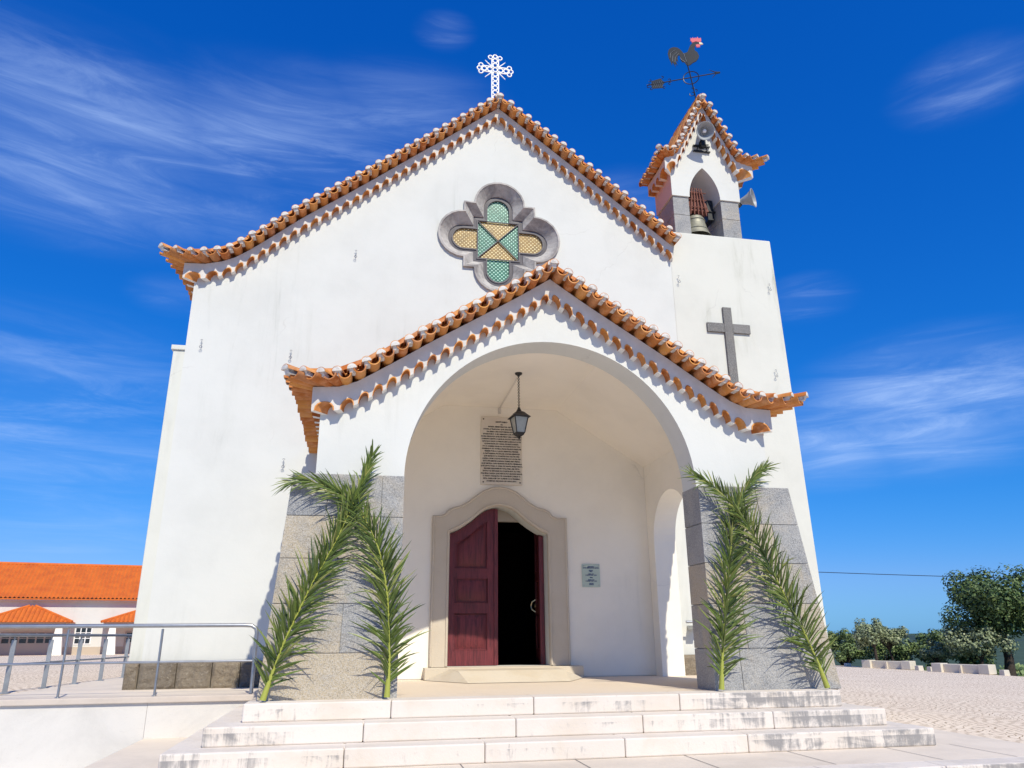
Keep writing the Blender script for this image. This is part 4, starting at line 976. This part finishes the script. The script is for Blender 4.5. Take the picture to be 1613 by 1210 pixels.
# ------------------------------------------------------------ handrails
hr = thing('handrail', (-2.8, 10.45, -.67), 'tubular steel handrail along the ramp edge left of the porch', 'railing')
mb = MB(); Y1 = 10.47
mb.tube([(-30, Y1, .10), (-1.40, Y1, .14), (-1.31, Y1, .135), (-1.255, Y1, .10), (-1.24, Y1, .04), (-1.24, Y1, -.66)], .024, 10)
mb.build('top_rail', 'steel', hr, smooth=60)
mb = MB(); mb.tube([(-30, Y1, -.345), (-1.25, Y1, -.285)], .014, 8); mb.build('lower_rail', 'steel', hr, smooth=60)
for x in (-2.36, -3.43, -4.5, -5.57, -6.64, -7.71):
    mb = MB(); mb.tube([(x, Y1, -.672), (x, Y1, .10)], .015, 8); mb.lathe([(.032, 0), (.032, .006), (.016, .012)], (x, Y1, -.672), n=12); mb.build('post', 'steel', hr, smooth=50)
sr = thing('wall_rail', (5.3, 11.9, .2), 'short steel rail on the far white wall, seen through the porch side arch', 'rail')
mb = MB(); mb.tube([(5.12, 11.75, .175), (6.9, 11.75, .175)], .02, 8); mb.build('rail', 'steel', sr, smooth=60)
mb = MB(); mb.box(5.24, 5.36, 11.78, 11.993, .06, .12); mb.tube([(5.30, 11.75, .175), (5.30, 11.8, .1)], .012, 6); mb.build('bracket', 'steel', sr)
h2 = thing('flat_bar_railing', (-4.3, 13, -.68), 'grey flat bar railing running back along the far side of the ramp', 'railing')
pts = [(-4.62, 10.5), (-4.48, 11.7), (-4.37, 12.7), (-4.27, 13.65), (-4.16, 14.55), (-4.06, 15.5), (-3.96, 16.4), (-3.85, 17.4), (-3.75, 18.4)]
mb = MB(); mb.tube([(x, y, .04) for x, y in pts], .022, 8); mb.build('top_rail', 'galvanised', h2, smooth=60)
mb = MB(); mb.tube([(x, y, -.33) for x, y in pts], .013, 8); mb.build('lower_rail', 'galvanised', h2, smooth=60)
for x, y in pts:
    mb = MB(); mb.box(x-.03, x+.03, y-.006, y+.006, -.682, -.02); mb.tube([(x, y, -.03), (x, y, .04)], .010, 6); mb.box(x-.06, x+.06, y-.03, y+.03, -.684, -.674); mb.build('post', 'galvanised', h2)

# ------------------------------------------------------------ palm fronds
def frond(pts, yfun, label, seed, lmax, lean=0.0, nl=150, s0=.05):
    random.seed(seed)
    P = [Vector((x, yfun(i/(len(pts)-1)), z)) for i, (x, z) in enumerate(pts)]
    L = [0]
    for i in range(1, len(P)): L.append(L[-1]+(P[i]-P[i-1]).length)
    def at(s):
        s = max(0, min(L[-1], s))
        for i in range(1, len(P)):
            if s <= L[i]+1e-9:
                k = (s-L[i-1])/(L[i]-L[i-1])
                p0, p1, p2, p3 = P[max(i-2, 0)], P[i-1], P[i], P[min(i+1, len(P)-1)]
                return .5*((2*p1)+(p2-p0)*k+(2*p0-5*p1+4*p2-p3)*k*k+(3*p1-p0-3*p2+p3)*k**3)
        return P[-1]
    T = L[-1]; fr = thing('palm_frond', P[0], label, 'palm frond', 'palm fronds leaning on the porch piers')
    mb = MB(); n = 30
    mb.tube([at(T*i/n) for i in range(n+1)], [.013*(1-i/n)**.7+.003+.018*max(0, 1-i/4.5) for i in range(n+1)], 7); mb.build('rachis', 'rachis', fr, smooth=60)
    mb = MB()
    for k in range(nl):
        f = s0+(1-s0)*(k/nl)**.97
        for sd in (-1, 1):
            ff = f+random.uniform(-.006, .006); p = at(ff*T); t = (at(ff*T+.03)-at(ff*T-.03)).normalized()
            outn = Vector((0, -1, 0)); lat = t.cross(outn).normalized()*sd
            env = min(1, .55+ff*3.0)*(1-.60*max(0, (ff-.45)/.55)**1.3)
            ln_ = lmax*1.26*env*random.choice((1, 1, 1, .8))*random.uniform(.72, 1.14)
            ang = R(50-24*ff+random.uniform(-12, 12)); lift = random.choice((.05, .4, .8, 1.1))+random.uniform(-.15, .15)
            d = (t*math.cos(ang)+(lat*math.cos(lift)+outn*math.sin(lift))*math.sin(ang)).normalized()
            w = .0145*random.uniform(.75, 1.2)*(1-.3*ff); sidev = d.cross(outn if abs(d.dot(outn)) < .9 else t).normalized()
            if random.random() < .5: sidev = (sidev+outn*random.uniform(-.8, .8)).normalized()
            g = Vector((0, 0, -1)); dr = random.uniform(.02, .28)+(.35 if random.random() < .10 else 0)
            vs = []; ns = 5
            for i in range(ns+1):
                u_ = i/ns; c = p+d*ln_*u_+g*dr*ln_*u_*u_
                if c.y > 8.565 and c.z < 1.75: c.y = 8.565
                elif c.y > 8.635: c.y = 8.635
                ww = w*(math.sin(min(1, u_*3+.25)*math.pi/2))*(1-u_)**.55
                vs += [c-sidev*ww, c+outn*.35*ww, c+sidev*ww]
            fs = []
            for i in range(ns): a = 3*i; fs += [(a, a+1, a+4, a+3), (a+1, a+2, a+5, a+4)]
            mb.add(vs, fs)
    mb.build('leaflets', 'palm_leaf', fr)
    return fr
A_ = [(-.88, -.60), (-.81, -.35), (-.73, -.08), (-.61, .23), (-.46, .59), (-.31, .89), (-.18, 1.2), (-.08, 1.48), (.01, 1.73), (.07, 1.97)]
B_ = [(.34, -.60), (.35, -.3), (.34, .01), (.31, .33), (.26, .63), (.18, .91), (.05, 1.17), (-.14, 1.40), (-.37, 1.55), (-.65, 1.63), (-.82, 1.61)]
C_ = [(4.05, -.60), (4.09, -.29), (4.15, .02), (4.21, .33), (4.28, .69), (4.36, 1.06), (4.41, 1.29), (4.54, 1.56), (4.74, 1.83), (4.93, 1.98)]
D_ = [(5.33, -.60), (5.26, -.37), (5.15, -.06), (4.99, .30), (4.81, .70), (4.65, 1.07), (4.44, 1.42), (4.22, 1.65), (4.02, 1.78), (3.90, 1.84)]
frond(A_, lambda t: 8.40+.10*t-.02*t*t, 'palm frond on the left pier leaning right, its tip pointing up over the crossing', 101, .40)
frond(B_, lambda t: 8.44+.06*t, 'palm frond at the inner side of the left pier, its tip drooping to the left', 102, .40)
frond(C_, lambda t: 8.46+.05*t, 'palm frond at the inner side of the right pier, nearly upright, tip leaning right', 103, .40)
frond(D_, lambda t: 8.41+.04*t, 'palm frond crossing the right pier from its outer foot up to the arch', 104, .42)

# ------------------------------------------------------------ long building at the left
def long_building():
    b0 = Vector((-16.68, 50.70, -.92)); u = Vector((.97483, .22296, 0)); n = Vector((-.22296, .97483, 0))
    root = thing('long_building', b0, 'long low white building with orange tile roof left of the church', 'building')
    root.rotation_euler = (0, 0, math.atan2(u.y, u.x))
    def bd(mb, name, mat, parent=root, **k): o = mb.build(name, mat, parent, world=False, **k); return o
    mb = MB(); mb.box(-40, 25, 0, 7, 0, 3.25); bd(mb, 'wall', 'plaster')
    mb = MB(); mb.box(-40, 25, -.02, 0, -.2, .42); bd(mb, 'dado', 'far_dado')
    mb = MB(); mb.box(-40, 25, -.28, 0, 2.98, 3.12); bd(mb, 'eave_band', 'plaster')
    # roof with real tile columns
    mb = MB(); z0, z1, y0, y1 = 3.12, 5.32, -.42, 3.5
    n_ = 300; xs = [-40+65*i/n_ for i in range(n_+1)]
    def slab(ya, za, yb, zb):
        vs = []; cols = 8
        nx = int(65/.22)
        for i in range(nx*2+1):
            x = -40+i*.11; hgt = .10 if i % 2 else 0
            for j in range(cols+1):
                t = j/cols; vs.append((x, ya+(yb-ya)*t, za+(zb-za)*t+hgt))
        fs = [(i*(cols+1)+j, (i+1)*(cols+1)+j, (i+1)*(cols+1)+j+1, i*(cols+1)+j+1) for i in range(nx*2) for j in range(cols)]
        mb.add(vs, fs)
    slab(y0, z0, y1, z1); slab(7.4, z0, y1, z1)
    mb.tube([(-40, y1, z1+.03), (25, y1, z1+.03)], .11, 8)
    mb.box(-40, 25, y0, y0+.3, z0-.06, z0)
    # lower ends of tiles
    bd(mb, 'roof', 'far_tiles')
    for cx, hw in ((-1.95, 2.3), (4.42, 2.6), (-13.5, 2.3)):
        mb = MB(); ap = (2.72)
        e0, e1 = cx-hw, cx+hw; fy = -2.1; ez = 1.78; rx = .55
        V = [(e0, fy, ez), (e1, fy, ez), (e1, 0, ez), (e0, 0, ez), (cx-.15, -.4, 2.68), (cx+.15, -.4, 2.68), (cx, 0, 2.68)]
        mb.add(V, [(0, 1, 5, 4), (1, 2, 5), (0, 4, 3), (2, 6, 5), (3, 4, 6), (0, 3, 2, 1)])
        k = int((e1-e0)/.22)
        for i in range(k+1):
            x = e0+(e1-e0)*i/k; t = 1-abs(x-cx)/hw; top = (x if abs(x-cx) < .15 else x, fy+(1.7)*min(1, t+.03), ez+.9*min(1, t+.03)+.03)
            mb.tube([(x, fy, ez+.03), top], .055, 5)
        mb.tube([(e0, fy, ez+.02), (cx-.15, -.4, 2.70)], .08, 6); mb.tube([(e1, fy, ez+.02), (cx+.15, -.4, 2.70)], .08, 6)
        bd(mb, 'porch_roof', 'far_tiles')
        mb = MB(); mb.box(e0+.35, e1-.35, fy+.25, fy+.55, 1.5, 1.775); bd(mb, 'porch_beam', 'far_dado')
        for sx in (-1, 1):
            mb = MB(); x = cx+sx*(hw-.62)
            mb.hexa([(x-.32, fy+.2, 0), (x+.32, fy+.2, 0), (x+.32, fy+.75, 0), (x-.32, fy+.75, 0), (x-.16, fy+.25, 1.5), (x+.16, fy+.25, 1.5), (x+.16, fy+.6, 1.5), (x-.16, fy+.6, 1.5)]); bd(mb, 'porch_pillar', 'plaster_porch_lifted')
        mb = MB(); mb.box(cx-1.35, cx+1.35, -.05, .0, 0, 1.25); d = bd(mb, 'door', 'door_grey')
        mb = MB()
        for i in range(6):
            x = cx-1.25+i*.43
            for j in range(2): mb.box(x, x+.34, -.065, -.05, .66+j*.29, .66+j*.29+.24)
        bd(mb, 'pane', 'window_dark', d)
    for cx in (.85, -5.2, -8.5):
        mb = MB(); mb.box(cx-.45, cx+.45, -.03, 0, .55, 1.58); w = bd(mb, 'window', 'white_paint')
        mb = MB()
        for i in range(3):
            for j in range(3): mb.box(cx-.40+i*.28, cx-.40+i*.28+.22, -.04, -.03, .62+j*.31, .62+j*.31+.26)
        bd(mb, 'pane', 'window_dark', w)
long_building()

# ------------------------------------------------------------ stone benches, bollards
def bench(a, b, z, h, label):
    a, b = Vector((*a, z)), Vector((*b, z)); d = (b-a).normalized(); n_ = Vector((d.y, -d.x, 0))
    if n_.dot(Vector((-a.x, -a.y, 0))) < 0: n_ = -n_
    t = thing('stone_bench', (a+b)/2, label, 'bench', 'pale stone benches along the plaza edge'); L = (b-a).length
    def blk(u0, u1, v0, v1, z0, z1):
        mb = MB(); q = [a+d*u0+n_*v0, a+d*u1+n_*v0, a+d*u1+n_*v1, a+d*u0+n_*v1]
        mb.hexa([(p.x, p.y, z+z0) for p in q]+[(p.x, p.y, z+z1) for p in q]); return mb
    for u0, u1, nm in ((0, .55, 'end_block'), (L-.55, L, 'end_block')): blk(u0, u1, -.3, .3, 0, h).build(nm, 'white_stone', t, bevel=.02)
    blk(.551, L-.551, -.3, .12, 0, h-.03).build('back', 'white_stone', t, bevel=.02)
    blk(L/2-.06, L/2+.06, .121, .26, 0, h-.06).build('divider', 'frame_stone', t, bevel=.01)
bench((29.9, 43.0), (31.0, 40.2), -2.03, .46, 'pale stone bench nearest the church, left of the round olive tree')
bench((30.3, 37.6), (31.1, 34.6), -2.04, .46, 'pale stone bench in front of the round olive tree')
bench((28.9, 46.6), (29.1, 45.9), -2.0, .44, 'short pale stone bench half hidden behind the church corner')
def bollard(x, y, lb):
    mb = MB(); mb.hexa([(x-.17, y-.17, -2.1), (x+.17, y-.17, -2.1), (x+.17, y+.17, -2.1), (x-.17, y+.17, -2.1), (x-.15, y-.15, -1.80), (x+.15, y-.15, -1.80), (x+.15, y+.15, -1.80), (x-.15, y+.15, -1.80)])
    tag(mb.build('bollard', 'white_stone', bevel=.02), lb, 'bollard', 'low stone blocks between the benches')
bollard(29.7, 44.4, 'low stone block just left of the nearest bench')
bollard(31.0, 39.75, 'low stone block touching the right end of the left bench')
bollard(30.6, 38.3, 'low stone block just left of the bench under the olive tree')
bollard(31.2, 34.0, 'low stone block at the foot of the dark oak tree')

# ------------------------------------------------------------ trees
def tree(loc, h, cr, label, leaf_m, seed, trunk_h=.45, nleaf=5200, name='tree', cat='tree', size=.16, flat=.75, ncl=26, group='trees beyond the plaza', offs=(0, 0), trunk_r=.05):
    random.seed(seed); loc = Vector(loc); t = thing(name, loc, label, cat, group)
    cc = loc+Vector((offs[0], offs[1], h-cr*flat)); mb = MB()
    cl = []
    for i in range(ncl):
        while True:
            v = Vector((random.uniform(-1, 1), random.uniform(-1, 1), random.uniform(-.8, 1)))
            if .35 < v.length < 1: break
        v = v*random.uniform(.72, .98); cl.append((cc+Vector((v.x*cr, v.y*cr, v.z*cr*flat)), cr*random.uniform(.20, .36)))
    fork = loc+Vector((offs[0]*.3, offs[1]*.3, h*trunk_h*.75)); r0 = h*trunk_r
    mb.tube([loc, loc.lerp(fork, .5)+Vector((random.uniform(-.05, .05)*h, 0, 0)), fork], [r0*1.2, r0*.85, r0*.7], 8)
    for i, (c, r_) in enumerate(cl[:14]):
        mid = fork.lerp(c, .5)+Vector((0, 0, .06*h)); mb.tube([fork, mid, c], [r0*.4, r0*.2, r0*.06], 5)
    mb.build('trunk', 'bark', t, smooth=60)
    mb = MB()
    for i in range(nleaf):
        c, r_ = random.choice(cl); d = Vector((random.gauss(0, 1), random.gauss(0, 1), random.gauss(0, 1))).normalized()
        p = c+d*r_*random.uniform(.55, 1.08)*Vector((1, 1, .8)).length/1.6
        n_ = (d+Vector((random.uniform(-.6, .6), random.uniform(-.6, .6), random.uniform(-.2, .9)))).normalized()
        a = n_.orthogonal().normalized(); a.rotate(Matrix.Rotation(random.uniform(0, 6.28), 3, n_)); b = n_.cross(a); s = size*random.uniform(.6, 1.3)
        mb.add([p-a*s*.5, p+b*s*.32, p+a*s*.5, p-b*s*.32], [(0, 1, 2, 3)])
    mb.build('crown', leaf_m, t); return t
# k scales along the sight line: bases just below the plaza rim
tree((35.9, 38.8, -2.7), 6.0, 3.0, 'tall dark green oak at the right edge of the photo', 'oak_leaf', 1, 0.55, 21000, size=.18, ncl=56, flat=.66, offs=(.15, -.1), trunk_r=.045)
tree((34.5, 39.0, -2.7), 3.15, 1.75, 'round grey-green olive tree in front of the oak', 'olive_leaf', 2, .5, 8000, name='olive_tree', size=.15, flat=.52, ncl=30, trunk_r=.035)
tree((30.6, 42.6, -2.3), 3.0, 1.1, 'small olive tree behind the left bench with a bent trunk', 'olive_leaf', 3, .6, 3600, name='olive_tree', size=.14, ncl=18, trunk_r=.035, offs=(-.5, 0))
tree((32.1, 43.5, -2.4), 2.95, 1.1, 'thin upright olive tree right of the bent one', 'olive_leaf', 4, .6, 3400, name='olive_tree', size=.14, ncl=18, trunk_r=.03)
tree((33.6, 41.5, -2.6), 2.2, .95, 'low olive tree left of the round olive', 'olive_leaf', 8, .5, 3000, name='olive_tree', size=.14, ncl=16, trunk_r=.03)
for i, (x, y, h, c, lb) in enumerate(((29.2, 47.5, 3.5, 1.6, 'dark bushy shrub against the church corner'), (31.6, 47.5, 3.3, 1.6, 'dark bushy shrub behind the small stone bench'), (34, 46.5, 3.3, 1.7, 'dark bushy shrub behind the left stone bench'),
                                     (36.2, 45.0, 3.2, 1.7, 'dark bushy shrub between the benches'), (38.2, 43.8, 2.9, 1.5, 'dark bushy shrub behind the olive tree'))):
    tree((x, y, -3.0), h, c, lb, 'bush_leaf', 60+i, .3, 4600, name='shrub', cat='shrub', size=.17, ncl=26, group='shrubs beyond the benches')
tree((42, 39.5, -4.0), 5.1, 1.2, 'reddish-leaved tree showing at the right edge behind the oak', 'autumn_leaf', 77, .5, 1200, name='red_leaved_tree', size=.18, ncl=9)
# far tree line and hill
random.seed(90)
mb = MB()
for i in range(26000):
    x = random.uniform(45, 120); y = 95-.25*x+random.uniform(-3, 3)
    top = -4.2+noise.noise(Vector((x*.12, 1.7, 0)))*1.4+noise.noise(Vector((x*.5, 5, 0)))*.8
    z = random.uniform(-9, top); p = Vector((x, y, z)); n_ = Vector((random.uniform(-1, 1), random.uniform(-1, .2), random.uniform(-.2, 1))).normalized()
    a = n_.orthogonal().normalized(); b = n_.cross(a); s = random.uniform(.25, .5); mb.add([p-a*s, p+b*s*.7, p+a*s, p-b*s*.7], [(0, 1, 2, 3)])
tag(mb.build('far_wood', 'bush_leaf'), 'far green wood below the plaza edge', 'wood', kind='stuff')
mb = MB(); vs = []; nx = 60
for j, (d, hh) in enumerate(((600, -10), (760, 0), (900, 1), (1100, -10))):
    for i in range(nx+1):
        a = R(-70+140*i/nx); k = noise.noise(Vector((i*.21, 3.3, 0)))*.6+.5
        vs.append((math.sin(a)*d, math.cos(a)*d, -10 if hh < 0 else -22+(26*k if hh else 18*k)))
mb.add(vs, [(j*(nx+1)+i, j*(nx+1)+i+1, (j+1)*(nx+1)+i+1, (j+1)*(nx+1)+i) for j in range(3) for i in range(nx)])
tag(mb.build('hills', 'hill_green', smooth=80), kind='structure')
# overhead cable
mb = MB(); mb.tube([(18+6.5*i, 60, 5.25-.012*i*60/6+.0+(.012*(i-5)**2)) for i in range(12)], .03, 5)
tag(mb.build('overhead_cable', 'cable'), 'single dark overhead cable crossing the sky right of the church', 'cable')

sc.render.engine = 'CYCLES'; sc.cycles.diffuse_bounces = 8; sc.cycles.max_bounces = 12
